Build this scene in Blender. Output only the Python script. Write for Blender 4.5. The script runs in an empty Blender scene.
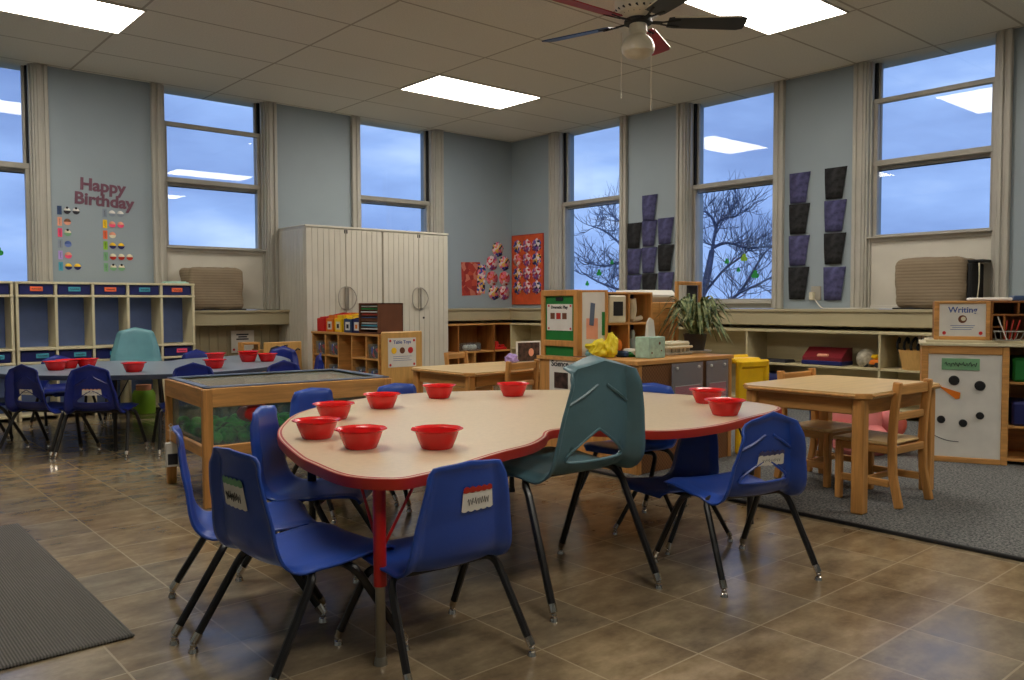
import bpy, bmesh, math, random
from mathutils import Vector, Matrix, noise
from mathutils.geometry import delaunay_2d_cdt
random.seed(7)
S = bpy.context.scene
COL = S.collection
PI = math.pi
def srgb(r, g, b):
    f = lambda c: (c/255/12.92) if c/255 <= .04045 else ((c/255+.055)/1.055)**2.4
    return (f(r), f(g), f(b), 1)
# ------------------------------------------------------------------ materials
class NT:
    def __init__(s, name):
        s.m = bpy.data.materials.new(name); s.m.use_nodes = True
        s.t = s.m.node_tree; s.t.nodes.clear()
        s.out = s.n('ShaderNodeOutputMaterial')
    def n(s, typ, **kw):
        x = s.t.nodes.new(typ)
        for k, v in kw.items(): setattr(x, k, v)
        return x
    def l(s, a, b): s.t.links.new(a, b)
    def math(s, op, a, b=None, c=None):
        x = s.n('ShaderNodeMath', operation=op)
        for i, v in enumerate((a, b, c)):
            if v is None: continue
            if isinstance(v, (int, float)): x.inputs[i].default_value = v
            else: s.l(v, x.inputs[i])
        return x.outputs[0]
    def ramp(s, f, stops):
        x = s.n('ShaderNodeValToRGB'); e = x.color_ramp.elements
        while len(e) < len(stops): e.new(.5)
        for i, (p, c) in enumerate(stops): e[i].position = p; e[i].color = c
        s.l(f, x.inputs[0]); return x.outputs[0]
    def coord(s, scale=(1,1,1), kind='Object', rot=(0,0,0)):
        tc = s.n('ShaderNodeTexCoord'); mp = s.n('ShaderNodeMapping')
        mp.inputs['Scale'].default_value = scale; mp.inputs['Rotation'].default_value = rot
        s.l(tc.outputs[kind], mp.inputs[0]); return mp.outputs[0]
    def noise(s, vec, scale, detail=3, rough=.5):
        x = s.n('ShaderNodeTexNoise'); x.inputs['Scale'].default_value = scale
        x.inputs['Detail'].default_value = detail; x.inputs['Roughness'].default_value = rough
        if vec is not None: s.l(vec, x.inputs['Vector'])
        return x.outputs[0]
    def mix(s, f, a, b, mode='MIX'):
        x = s.n('ShaderNodeMix', data_type='RGBA', blend_type=mode)
        for i, v in ((0, f), (6, a), (7, b)):
            if isinstance(v, (int, float, tuple)): x.inputs[i].default_value = v
            else: s.l(v, x.inputs[i])
        return x.outputs[2]
    def bsdf(s, col, rough=.5, spec=.5, metal=0, bump=None, bs=.1, bd=.01, coat=0):
        b = s.n('ShaderNodeBsdfPrincipled')
        for k, v in (('Base Color', col), ('Roughness', rough), ('Specular IOR Level', spec), ('Metallic', metal), ('Coat Weight', coat)):
            if isinstance(v, (int, float, tuple)): b.inputs[k].default_value = v
            else: s.l(v, b.inputs[k])
        if bump is not None:
            bp = s.n('ShaderNodeBump'); bp.inputs['Strength'].default_value = bs; bp.inputs['Distance'].default_value = bd
            s.l(bump, bp.inputs['Height']); s.l(bp.outputs[0], b.inputs['Normal'])
        s.l(b.outputs[0], s.out.inputs[0]); return s.m
def plain(name, c, rough=.5, spec=.5, metal=0, var=.06, sc=9, coat=0, bump=0):
    t = NT(name); v = t.coord(); nz = t.noise(v, sc, 4)
    dk = tuple(x*(1-var*2) for x in c[:3])+(1,); lt = tuple(min(1, x*(1+var*2)) for x in c[:3])+(1,)
    col = t.ramp(nz, [(.3, dk), (.7, lt)])
    return t.bsdf(col, rough, spec, metal, bump=(t.noise(v, sc*14, 3) if bump else None), bs=bump, coat=coat)
def wood(name, c, rough=.45, axis=0, contrast=.22):
    t = NT(name); sc = [14, 14, 14]; sc[axis] = 1.2
    v = t.coord(tuple(sc)); nz = t.noise(v, 2.2, 5, .6); n2 = t.noise(v, 9, 3, .6)
    f = t.math('ADD', t.math('MULTIPLY', nz, .75), t.math('MULTIPLY', n2, .25))
    dk = tuple(x*(1-contrast*1.4) for x in c[:3])+(1,); lt = tuple(min(1, x*(1+contrast)) for x in c[:3])+(1,)
    return t.bsdf(t.ramp(f, [(.35, dk), (.68, lt)]), rough, .4, bump=n2, bs=.05)
M = {}
def mat(k): return M[k]
M['blue'] = plain('blue_plastic', srgb(38, 74, 164), .33, .5, var=.05, bump=.04)
M['blue2'] = plain('navy_blue_plastic', srgb(22, 40, 128), .35, .5, var=.05, bump=.04)
M['teal'] = plain('teal_plastic', srgb(84, 118, 128), .36, .5, var=.05, bump=.04)
M['teal2'] = plain('light_teal_plastic', srgb(106, 158, 168), .4, .5, var=.04)
M['black'] = plain('black_tube', srgb(26, 25, 26), .3, .5, var=.05)
M['chrome'] = plain('chrome', srgb(205, 198, 188), .18, .5, 1)
M['steel'] = plain('steel_tube', srgb(150, 144, 130), .35, .5, .9)
M['redmetal'] = plain('red_enamel', srgb(196, 32, 26), .3, .5, var=.03)
M['rededge'] = plain('red_edge', srgb(176, 42, 26), .4, .5, var=.05)
M['bowl'] = plain('red_bowl', srgb(222, 26, 28), .22, .5, var=.04)
M['tan'] = plain('tan_laminate', srgb(216, 196, 166), .3, .45, var=.025, sc=60)
M['greylam'] = plain('grey_blue_laminate', srgb(134, 146, 160), .3, .5, var=.04, sc=60)
M['greyedge'] = plain('dark_edge', srgb(60, 66, 80), .4)
M['wood'] = wood('honey_wood', srgb(210, 154, 88), axis=0)
M['woodz'] = wood('honey_wood_upright', srgb(206, 148, 82), axis=2)
M['woody'] = wood('honey_wood_cross', srgb(208, 152, 86), axis=1)
M['maple'] = wood('maple_top', srgb(226, 194, 138), .3, 0, .08)
M['oak'] = wood('dark_oak', srgb(150, 96, 46), axis=2)
M['birch'] = wood('birch_panel', srgb(214, 168, 98), .4, 2, .1)
M['cream'] = wood('cream_laminate', srgb(214, 204, 170), .45, 2, .05)
M['shelfcream'] = wood('cream_shelf', srgb(196, 184, 146), .45, 1, .07)
M['white'] = plain('white_card', srgb(225, 222, 214), .6, .3, var=.03)
M['offwhite'] = plain('painted_cream', srgb(210, 205, 192), .5, .4, var=.04, sc=3)
M['trim'] = plain('window_trim_paint', srgb(178, 174, 163), .42, .45, var=.05, sc=3)
M['sash'] = plain('sash_metal', srgb(164, 159, 147), .4, .5, var=.05)
M['dark'] = plain('dark_track', srgb(18, 18, 20), .6)
M['ink'] = plain('dark_ink', srgb(40, 40, 48), .7)
M['blueink'] = plain('blue_ink', srgb(70, 95, 160), .7)
M['cabinet'] = plain('beige_cabinet_paint', srgb(202, 197, 182), .45, .45, var=.025, sc=3)
M['navy'] = plain('navy_tray', srgb(22, 30, 92), .4)
M['cubbyback'] = plain('slate_blue_back', srgb(104, 126, 186), .6, var=.04)
M['orange'] = plain('orange_tag', srgb(240, 110, 70), .5)
M['tealtag'] = plain('teal_tag', srgb(70, 160, 185), .5)
M['pink'] = plain('pink_tag', srgb(240, 80, 120), .5)
M['green'] = plain('green_board', srgb(20, 118, 46), .6)
M['sage'] = plain('sage_card', srgb(120, 172, 128), .6)
M['purple'] = plain('purple_paper', srgb(80, 80, 118), .75, .2, var=.2, sc=22)
M['blackpaper'] = plain('black_paper', srgb(44, 44, 46), .75, .2, var=.3, sc=22)
M['orangeboard'] = plain('orange_board', srgb(208, 84, 40), .65, var=.1)
M['mauve'] = plain('mauve_letters', srgb(116, 76, 92), .7)
M['yellow'] = plain('yellow_plastic', srgb(246, 198, 24), .35)
M['yellowbag'] = plain('yellow_bag', srgb(238, 220, 50), .4)
M['redplastic'] = plain('red_plastic', srgb(205, 40, 40), .35)
M['brown'] = plain('brown_card', srgb(112, 66, 38), .6)
M['shamrock'] = plain('shamrock_green', srgb(30, 150, 70), .5)
M['lime'] = plain('lime_green', srgb(140, 190, 50), .5)
M['mint'] = plain('mint_box', srgb(170, 206, 190), .6, var=.08, sc=40)
M['pinkfoam'] = plain('pink_plush', srgb(232, 140, 140), .7)
M['carton'] = plain('carton_grey', srgb(165, 158, 140), .8, var=.2, sc=30)
M['terracotta'] = plain('dark_pot', srgb(50, 44, 40), .6)
M['hazy_bark'] = plain('hazy_bark', srgb(104, 108, 130), .9, .1, var=.2)  # outdoor haze is mixed into this bark colour, turning it pale blue-grey
M['fanwhite'] = plain('fan_cream', srgb(214, 206, 184), .35)
M['fanblue'] = plain('fan_blue', srgb(45, 70, 110), .4)
M['fannavy'] = plain('fan_navy', srgb(32, 36, 46), .4)
M['fanred'] = plain('fan_red', srgb(165, 28, 28), .4)
M['ground'] = plain('outdoor_lawn', srgb(70, 90, 60), .9)
M['peach'] = plain('peach', srgb(232, 160, 130), .6)
M['lilac'] = plain('lilac', srgb(176, 150, 215), .6)
M['photo'] = plain('photo_print', srgb(70, 50, 44), .4, var=.5, sc=28)
M['banana'] = plain('pale_shoe', srgb(222, 214, 186), .5)
M['pumpkin'] = plain('pumpkin_orange', srgb(235, 125, 25), .45)
M['silver'] = plain('silver_wrap', srgb(150, 165, 160), .3)
def m_wall():
    t = NT('blue_grey_wall_paint'); v = t.coord(); n = t.noise(v, 1.3, 4)
    c = t.ramp(n, [(.3, srgb(146, 158, 166)), (.7, srgb(155, 168, 175))])
    return t.bsdf(c, .5, .35, bump=t.noise(v, 60, 3), bs=.06)
M['wall'] = m_wall()
M['wall_low'] = plain('beige_wall_paint', srgb(168, 158, 128), .55, .35, var=.04, sc=2)
def m_ceiling():
    t = NT('ceiling_tile'); v = t.coord()
    sx = t.n('ShaderNodeSeparateXYZ'); t.l(v, sx.inputs[0])
    def line(o, off, per, w):
        fr = t.math('FRACT', t.math('DIVIDE', t.math('SUBTRACT', o, off), per))
        return t.math('LESS_THAN', t.math('MINIMUM', fr, t.math('SUBTRACT', 1, fr)), w/per)
    g = t.math('MAXIMUM', line(sx.outputs[0], 3.025, 1.209, .009), line(sx.outputs[1], 5.815, .614, .009))
    n = t.noise(v, 90, 4, .7); n2 = t.noise(v, 1.1, 2)
    c = t.ramp(n, [(.3, srgb(210, 208, 200)), (.6, srgb(228, 225, 216))])
    c = t.mix(t.math('MULTIPLY', n2, .3), c, srgb(204, 198, 184))
    c = t.mix(t.math('MULTIPLY', g, .65), c, srgb(140, 131, 115))
    h = t.math('SUBTRACT', n, t.math('MULTIPLY', g, 1))
    return t.bsdf(c, .85, .15, bump=h, bs=.25, bd=.004)
M['ceiling'] = m_ceiling()
def m_floor():
    t = NT('brown_slate_vinyl_tile'); v = t.coord(); P = .2844
    sx = t.n('ShaderNodeSeparateXYZ'); t.l(v, sx.inputs[0])
    U = t.math('DIVIDE', t.math('SUBTRACT', sx.outputs[0], 1.732), P); V = t.math('DIVIDE', t.math('SUBTRACT', sx.outputs[1], 1.270), P)
    def edge(a):
        fr = t.math('FRACT', a); return t.math('MINIMUM', fr, t.math('SUBTRACT', 1, fr))
    e = t.math('MINIMUM', edge(U), edge(V)); g = t.math('LESS_THAN', e, .0095)
    cb = t.n('ShaderNodeCombineXYZ'); t.l(t.math('FLOOR', U), cb.inputs[0]); t.l(t.math('FLOOR', V), cb.inputs[1])
    wn = t.n('ShaderNodeTexWhiteNoise', noise_dimensions='3D'); t.l(cb.outputs[0], wn.inputs['Vector'])
    ad = t.n('ShaderNodeVectorMath', operation='MULTIPLY_ADD'); t.l(wn.outputs['Color'], ad.inputs[0]); ad.inputs[1].default_value = (7, 7, 7); t.l(v, ad.inputs[2])
    mp = t.n('ShaderNodeMapping'); mp.inputs['Scale'].default_value = (1, 1.9, 1); t.l(ad.outputs[0], mp.inputs[0])
    n = t.noise(mp.outputs[0], 5.5, 6, .62); n3 = t.noise(ad.outputs[0], 60, 3, .6)
    f = t.math('ADD', t.math('MULTIPLY', n, .85), t.math('MULTIPLY', n3, .15))
    c = t.ramp(f, [(.34, srgb(102, 90, 72)), (.5, srgb(140, 123, 96)), (.66, srgb(172, 154, 122))])
    warm = t.mix(.3, c, srgb(142, 112, 72)); cool = t.mix(.35, c, srgb(112, 108, 98))
    c = t.mix(wn.outputs['Value'], warm, cool)
    c = t.mix(t.math('MULTIPLY', g, .6), c, srgb(182, 166, 136))
    rg = t.ramp(n, [(.35, (.17, .17, .17, 1)), (.65, (.24, .24, .24, 1))])
    h = t.math('SUBTRACT', f, t.math('MULTIPLY', g, .8))
    return t.bsdf(c, rg, .8, bump=h, bs=.06, bd=.006)
M['floor'] = m_floor()
def m_carpet(name, a, b, sc=160):
    t = NT(name); v = t.coord(); n = t.noise(v, sc, 3, .8)
    return t.bsdf(t.ramp(n, [(.38, a), (.62, b)]), .95, .1, bump=n, bs=.6, bd=.006)
M['carpet'] = m_carpet('grey_flecked_carpet', srgb(64, 67, 71), srgb(138, 138, 134), 95)
def m_mat():
    t = NT('ribbed_grey_mat'); v = t.coord(); sx = t.n('ShaderNodeSeparateXYZ'); t.l(v, sx.inputs[0])
    w = t.math('SINE', t.math('MULTIPLY', sx.outputs[0], 2*PI/.0075)); w = t.math('MULTIPLY_ADD', w, .5, .5)
    n = t.noise(v, 40, 3)
    c = t.mix(w, srgb(82, 80, 78), srgb(122, 119, 114)); c = t.mix(t.math('MULTIPLY', n, .3), c, srgb(90, 88, 84))
    return t.bsdf(c, .85, .2, bump=w, bs=.6, bd=.004)
M['matmat'] = m_mat()
def m_weave(name, a, b, sx=60, sz=60):
    t = NT(name); v = t.coord(); s = t.n('ShaderNodeSeparateXYZ'); t.l(v, s.inputs[0])
    w = t.math('MULTIPLY', t.math('SINE', t.math('MULTIPLY', t.math('ADD', s.outputs[0], s.outputs[1]), 2*PI*sx)), t.math('SINE', t.math('MULTIPLY', s.outputs[2], 2*PI*sz)))
    w = t.math('MULTIPLY_ADD', w, .5, .5)
    return t.bsdf(t.mix(w, a, b), .6, .3, bump=w, bs=.3, bd=.003)
M['weave'] = m_weave('woven_brown_back', srgb(104, 70, 44), srgb(140, 98, 62), 45, 45)
def m_quilt():
    t = NT('quilted_beige_cover'); v = t.coord(); s = t.n('ShaderNodeSeparateXYZ'); t.l(v, s.inputs[0])
    w = t.math('ABSOLUTE', t.math('SINE', t.math('MULTIPLY', s.outputs[2], PI*42)))
    n = t.noise(v, 14, 4)
    c = t.mix(t.math('MULTIPLY', w, .5), srgb(136, 121, 100), srgb(156, 140, 117)); c = t.mix(t.math('MULTIPLY', n, .3), c, srgb(120, 104, 84))
    return t.bsdf(c, .85, .15, bump=t.math('ADD', w, t.math('MULTIPLY', n, 2)), bs=.35, bd=.006)
M['quilt'] = m_quilt()
def emis(name, c, s):
    t = NT(name); e = t.n('ShaderNodeEmission'); e.inputs[0].default_value = c; e.inputs[1].default_value = s
    t.l(e.outputs[0], t.out.inputs[0]); return t.m
M['panel'] = emis('light_diffuser', (1, .93, .82, 1), 11.0)
def m_glass(name='window_glass', ior=1.45, tint=(1,1,1,1), rough=0):
    t = NT(name); lw = t.n('ShaderNodeLayerWeight'); lw.inputs[0].default_value = .5; F0 = ((ior-1)/(ior+1))**2
    fr = t.math('MULTIPLY_ADD', t.math('POWER', lw.outputs['Facing'], 5), 1-F0, F0)
    a = t.n('ShaderNodeBsdfTransparent'); a.inputs[0].default_value = tint
    b = t.n('ShaderNodeBsdfGlossy'); b.inputs['Roughness'].default_value = rough
    mx = t.n('ShaderNodeMixShader'); t.l(fr, mx.inputs[0]); t.l(a.outputs[0], mx.inputs[1]); t.l(b.outputs[0], mx.inputs[2])
    t.l(mx.outputs[0], t.out.inputs[0]); return t.m
def m_plastic(name, ior, tint, rough, milk=.3, mc=srgb(120, 132, 134)):
    m = m_glass(name, ior, tint, rough); t = m.node_tree; o = [n for n in t.nodes if n.type == 'OUTPUT_MATERIAL'][0]
    s = o.inputs[0].links[0].from_socket; d = t.nodes.new('ShaderNodeBsdfDiffuse'); d.inputs[0].default_value = mc
    x = t.nodes.new('ShaderNodeMixShader'); x.inputs[0].default_value = milk; t.links.new(s, x.inputs[1]); t.links.new(d.outputs[0], x.inputs[2]); t.links.new(x.outputs[0], o.inputs[0]); return m
M['glass'] = m_glass()
M['lid'] = m_plastic('grey_translucent_lid', 1.45, (.95, .95, .92, 1), .12, .5, srgb(150, 146, 134))
M['maroon'] = plain('maroon_plastic', srgb(120, 28, 38), .4)
M['slate'] = plain('slate_plastic_rim', srgb(96, 108, 130), .35)
M['clear'] = m_plastic('clear_tub_plastic', 1.4, (.92, .96, .96, 1), .05, .2, srgb(150, 168, 176))
M['bag'] = m_plastic('clear_vinyl_pocket', 1.5, (.9, .9, .92, 1), .2, .22, srgb(190, 190, 195))
def m_globe():
    t = NT('frosted_globe'); v = t.coord()
    return t.bsdf(t.ramp(t.noise(v, 20, 2), [(.3, srgb(200, 192, 168)), (.7, srgb(214, 206, 184))]), .3, .5)
M['globe'] = m_globe()
def m_grass():
    t = NT('green_water_weed'); v = t.coord(); n = t.noise(v, 18, 4)
    return t.bsdf(t.ramp(n, [(.35, srgb(30, 90, 50)), (.6, srgb(80, 225, 90))]), .5, .4)
M['weed'] = m_grass()
def m_leaf():
    t = NT('spider_plant_leaf'); v = t.coord(); n = t.noise(v, 30, 2)
    return t.bsdf(t.ramp(n, [(.4, srgb(52, 78, 46)), (.62, srgb(150, 160, 110))]), .5, .4)
M['leaf'] = m_leaf()
def m_art(name, cols, sc=16):
    t = NT(name); v = t.coord(); x = t.n('ShaderNodeTexVoronoi'); x.inputs['Scale'].default_value = sc*1.6
    t.l(v, x.inputs['Vector']); s = t.n('ShaderNodeSeparateColor'); t.l(x.outputs['Color'], s.inputs[0])
    c = t.ramp(s.outputs[0], [((i+.01)/len(cols), q) for i, q in enumerate(cols)])
    c.node.color_ramp.interpolation = 'CONSTANT'
    return t.bsdf(c, .6, .3)
PK = srgb(226, 120, 140); RD = srgb(190, 50, 50); DK = srgb(50, 44, 60); WH = srgb(220, 205, 205); BL = srgb(60, 80, 170); OR = srgb(220, 110, 60); YL = srgb(225, 180, 80); PU = srgb(150, 90, 160)
M['art1'] = m_art('collage_pink', [PK, WH, RD, PU], 22)
M['art2'] = m_art('collage_dark', [DK, WH, PK, YL, BL], 24)
M['art3'] = m_art('collage_red', [RD, PK, OR, WH], 22)
M['art4'] = m_art('collage_blue', [BL, WH, DK, PU], 22)
M['redpaint'] = m_art('red_paint', [srgb(170, 60, 50), srgb(190, 80, 60), srgb(150, 50, 45), srgb(200, 120, 100)], 10)
M['toys'] = m_art('mixed_toys', [BL, DK, WH, RD, srgb(90,100,120)], 14)
# ------------------------------------------------------------------ mesh building
class B:
    def __init__(s): s.bm = bmesh.new()
    def box(s, x0, y0, z0, x1, y1, z1, bev=.004, rot=None, org=None):
        r = bmesh.ops.create_cube(s.bm, size=1); v = r['verts']
        c = Vector(((x0+x1)/2, (y0+y1)/2, (z0+z1)/2)); d = Vector((abs(x1-x0), abs(y1-y0), abs(z1-z0)))
        for q in v: q.co = Vector((q.co.x*d.x, q.co.y*d.y, q.co.z*d.z)) + c
        bev = min(bev, min(d)*.4)
        if bev > 0:
            es = list({e for q in v for e in q.link_edges})
            r = bmesh.ops.bevel(s.bm, geom=es, offset=bev, segments=1, affect='EDGES', profile=.5)
            v = list({q for f in r['faces'] for q in f.verts} | {q for q in v if q.is_valid})
        if rot is not None:
            o = Vector(org) if org else c
            for q in v: q.co = rot @ (q.co-o) + o
        return s
    def bar(s, a, b, w, h, bev=.003, roll=0):
        a, b = Vector(a), Vector(b); d = b-a; L = d.length
        n0 = set(s.bm.verts); s.box(-w/2, -h/2, 0, w/2, h/2, L, bev)
        q = d.to_track_quat('Z', 'Y').to_matrix() @ Matrix.Rotation(roll, 3, 'Z')
        for v in s.bm.verts:
            if v not in n0: v.co = q @ v.co + a
        return s
    def tube(s, pts, r, seg=8, closed=False, smooth=0, caps=True):
        P = [Vector(p) for p in pts]
        if smooth: P = catmull(P, smooth, closed)
        n = len(P); R = r if isinstance(r, (list, tuple)) else None
        rings = []; up = None
        for i in range(n):
            a = P[(i-1) % n] if (closed or i > 0) else P[i]; b = P[(i+1) % n] if (closed or i < n-1) else P[i]
            t = (b-a).normalized()
            if up is None: up = Vector((0, 0, 1)) if abs(t.z) < .9 else Vector((1, 0, 0))
            x = t.cross(up)
            if x.length < 1e-5: x = t.orthogonal()
            x.normalize(); y = t.cross(x).normalized(); up = -y if y.dot(up) < 0 else y
            rr = R[0]+(R[1]-R[0])*i/(n-1) if R else r
            rings.append([s.bm.verts.new(P[i]+rr*(math.cos(2*PI*k/seg)*x+math.sin(2*PI*k/seg)*y)) for k in range(seg)])
        for i in range(n if closed else n-1):
            A, Bq = rings[i], rings[(i+1) % n]
            for k in range(seg): s.bm.faces.new((A[k], A[(k+1) % seg], Bq[(k+1) % seg], Bq[k]))
        if caps and not closed: s.bm.faces.new(rings[0][::-1]); s.bm.faces.new(rings[-1])
        return s
    def lathe(s, prof, c=(0,0,0), seg=24, wob=None, cap=True):
        rings = []
        for j, (r, z) in enumerate(prof):
            rings.append([s.bm.verts.new((c[0]+r*math.cos(2*PI*k/seg), c[1]+r*math.sin(2*PI*k/seg), c[2]+z)) for k in range(seg)])
        for A, Bq in zip(rings, rings[1:]):
            for k in range(seg): s.bm.faces.new((A[k], A[(k+1) % seg], Bq[(k+1) % seg], Bq[k]))
        if cap: s.bm.faces.new(rings[0][::-1]); s.bm.faces.new(rings[-1])
        return s
    def prism(s, poly, z0, z1, T=None):      # polygon in xy extruded in z, optional transform
        T = T or (lambda x, y, z: (x, y, z))
        a = [s.bm.verts.new(T(x, y, z0)) for x, y in poly]; b = [s.bm.verts.new(T(x, y, z1)) for x, y in poly]
        n = len(poly)
        s.bm.faces.new(a[::-1]); s.bm.faces.new(b)
        for i in range(n): s.bm.faces.new((a[i], a[(i+1) % n], b[(i+1) % n], b[i]))
        return s
    def ball(s, c, r, seg=12, sz=1):
        n0 = set(s.bm.verts); bmesh.ops.create_uvsphere(s.bm, u_segments=seg, v_segments=max(6, seg//2+2), radius=r)
        for v in s.bm.verts:
            if v not in n0: v.co = Vector((v.co.x, v.co.y, v.co.z*sz))+Vector(c)
        return s
    def xf(s, m):
        for v in s.bm.verts: v.co = m @ v.co
        return s
def catmull(P, k, closed=False):
    n = len(P); out = []
    for i in range(n if closed else n-1):
        g = lambda j: P[j % n] if closed else P[max(0, min(n-1, j))]
        a, b, c, d = g(i-1), g(i), g(i+1), g(i+2)
        for q in range(k):
            t = q/k; out.append(.5*((2*b)+(c-a)*t+(2*a-5*b+4*c-d)*t*t+(3*b-a-3*c+d)*t**3))
    if not closed: out.append(P[-1])
    return out
def obj(name, b, m, parent=None, ang=35, solid=0, kind=None, label=None):
    bm = b.bm if isinstance(b, B) else b
    bmesh.ops.recalc_face_normals(bm, faces=bm.faces)
    me = bpy.data.meshes.new(name); bm.to_mesh(me); bm.free()
    me.materials.append(M[m] if isinstance(m, str) else m)
    for p in me.polygons: p.use_smooth = True
    me.set_sharp_from_angle(angle=math.radians(ang))
    o = bpy.data.objects.new(name, me); COL.objects.link(o)
    if parent: o.parent = parent
    if solid:
        md = o.modifiers.new('thickness', 'SOLIDIFY'); md.thickness = solid; md.offset = 0
    if kind: o['kind'] = kind
    if label: o['label'] = label
    return o
def tag(o, label, cat, group=None, kind=None):
    o['label'] = label; o['category'] = cat
    if group: o['group'] = group
    if kind: o['kind'] = kind
    return o
def thing(name, label, cat, loc=(0,0,0), rz=0, group=None, kind=None):
    o = bpy.data.objects.new(name, None); COL.objects.link(o); o.empty_display_size = .1
    o.location = loc; o.rotation_euler = (0, 0, rz)
    return tag(o, label, cat, group, kind)
KIDS = {}
def dup(o, loc, rz, label, group=None, sc=None, skip=()):
    ch = {}
    for q in bpy.data.objects:
        if q.parent: ch.setdefault(q.parent, []).append(q)
    def rec(a, par):
        c = a.copy(); COL.objects.link(c)
        if par: c.parent = par
        for k in ch.get(a, []):
            if k.name.split('.')[0] not in skip: rec(k, c)
        return c
    r = rec(o, None); r.location = loc; r.rotation_euler = (0, 0, rz); r['label'] = label
    if group: r['group'] = group
    if sc: r.scale = (sc, sc, sc)
    return r
def text_bm(body, size, depth=.001, bold=0, align='CENTER', shear=0):
    cu = bpy.data.curves.new('t', 'FONT'); cu.body = body; cu.size = size; cu.extrude = depth; cu.offset = bold
    cu.align_x = align; cu.align_y = 'CENTER'; cu.resolution_u = 3
    o = bpy.data.objects.new('t', cu); COL.objects.link(o)
    dg = bpy.context.evaluated_depsgraph_get(); me = bpy.data.meshes.new_from_object(o.evaluated_get(dg))
    b = B(); b.bm.from_mesh(me); bpy.data.objects.remove(o); bpy.data.curves.remove(cu); bpy.data.meshes.remove(me)
    return b
# text stands upright facing -Y in its own frame: x right, z up
UP = Matrix.Rotation(PI/2, 4, 'X')
def text_up(body, size, x, y, z, rz=0, depth=.001, bold=0, tilt=0):
    b = text_bm(body, size, depth, bold)
    return b.xf(Matrix.Translation((x, y, z)) @ Matrix.Rotation(rz, 4, 'Z') @ UP @ Matrix.Rotation(tilt, 4, 'Z'))
# ------------------------------------------------------------------ room
XW, YW, ZC = 6.68, 7.70, 2.855
def struct(name, b, m, parent=None, **k):
    o = obj(name, b, m, parent, **k)
    if not parent: o['kind'] = 'structure'
    return o
struct('floor', B().box(-2.2, -3.2, -.1, XW+.3, YW+.3, 0, 0), 'floor')
struct('ceiling', B().box(-2.2, -3.2, ZC, XW+.3, YW+.3, ZC+.1, 0), 'ceiling')
struct('wall_rear', B().box(-2.2, -3.2, 0, XW, -3.0, ZC, 0), 'wall')
struct('wall_side', B().box(-2.2, -3.0, 0, -2.0, YW, ZC, 0), 'wall')
HW = .425
WINL = [(1.05, .90, False), (3.035, 1.43, True), (5.04, .92, False)]            # centre x, glass bottom, low apron
WINR = [(6.42, .92, False), (4.595, .925, False), (2.785, 1.44, True)]            # centre y
def walls(cs, lo, hi, f):
    edges = [lo]; b = B()
    for c in sorted(cs): edges += [c-.49, c+.49]
    edges.append(hi)
    for i in range(0, len(edges), 2): f(b, edges[i], edges[i+1], 0, ZC)
    for c in cs: f(b, c-.49, c+.49, 0, .84)
    return b
struct('wall_left', walls([w[0] for w in WINL], -2.2, XW, lambda b, a, c, z0, z1: b.box(a, YW, z0, c, YW+.28, z1, 0)), 'wall')
struct('wall_right', walls([w[0] for w in WINR], -3.2, YW, lambda b, a, c, z0, z1: b.box(XW, a, z0, XW+.28, c, z1, 0)), 'wall')
struct('trim_1', B().box(2.67, 7.45, .705, XW, YW, .84, .004).box(2.67, 7.435, .822, 6.4, 7.46, .846, .003), 'wall_low')
struct('trim_2', B().box(6.42, -3, .705, XW, 7.45, .84, .004).box(6.405, -3, .822, 6.43, 7.44, .846, .003), 'wall_low')
b = B()
x = -2.0
while x < 6.6: b.box(x, YW-.012, .08, x+.083, YW, .705, .003); x += .085
struct('trim_3', b, 'wall_low')
b = B(); y = -3.0
while y < 7.6: b.box(XW-.012, y, .08, XW, y+.083, .705, .003); y += .085
struct('trim_4', b, 'wall_low')
struct('baseboard_left', B().box(-2.0, YW-.022, 0, XW-.02, YW, .085, .004), 'trim')
struct('baseboard_right', B().box(XW-.022, -3, 0, XW, YW-.02, .085, .004), 'trim')
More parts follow.
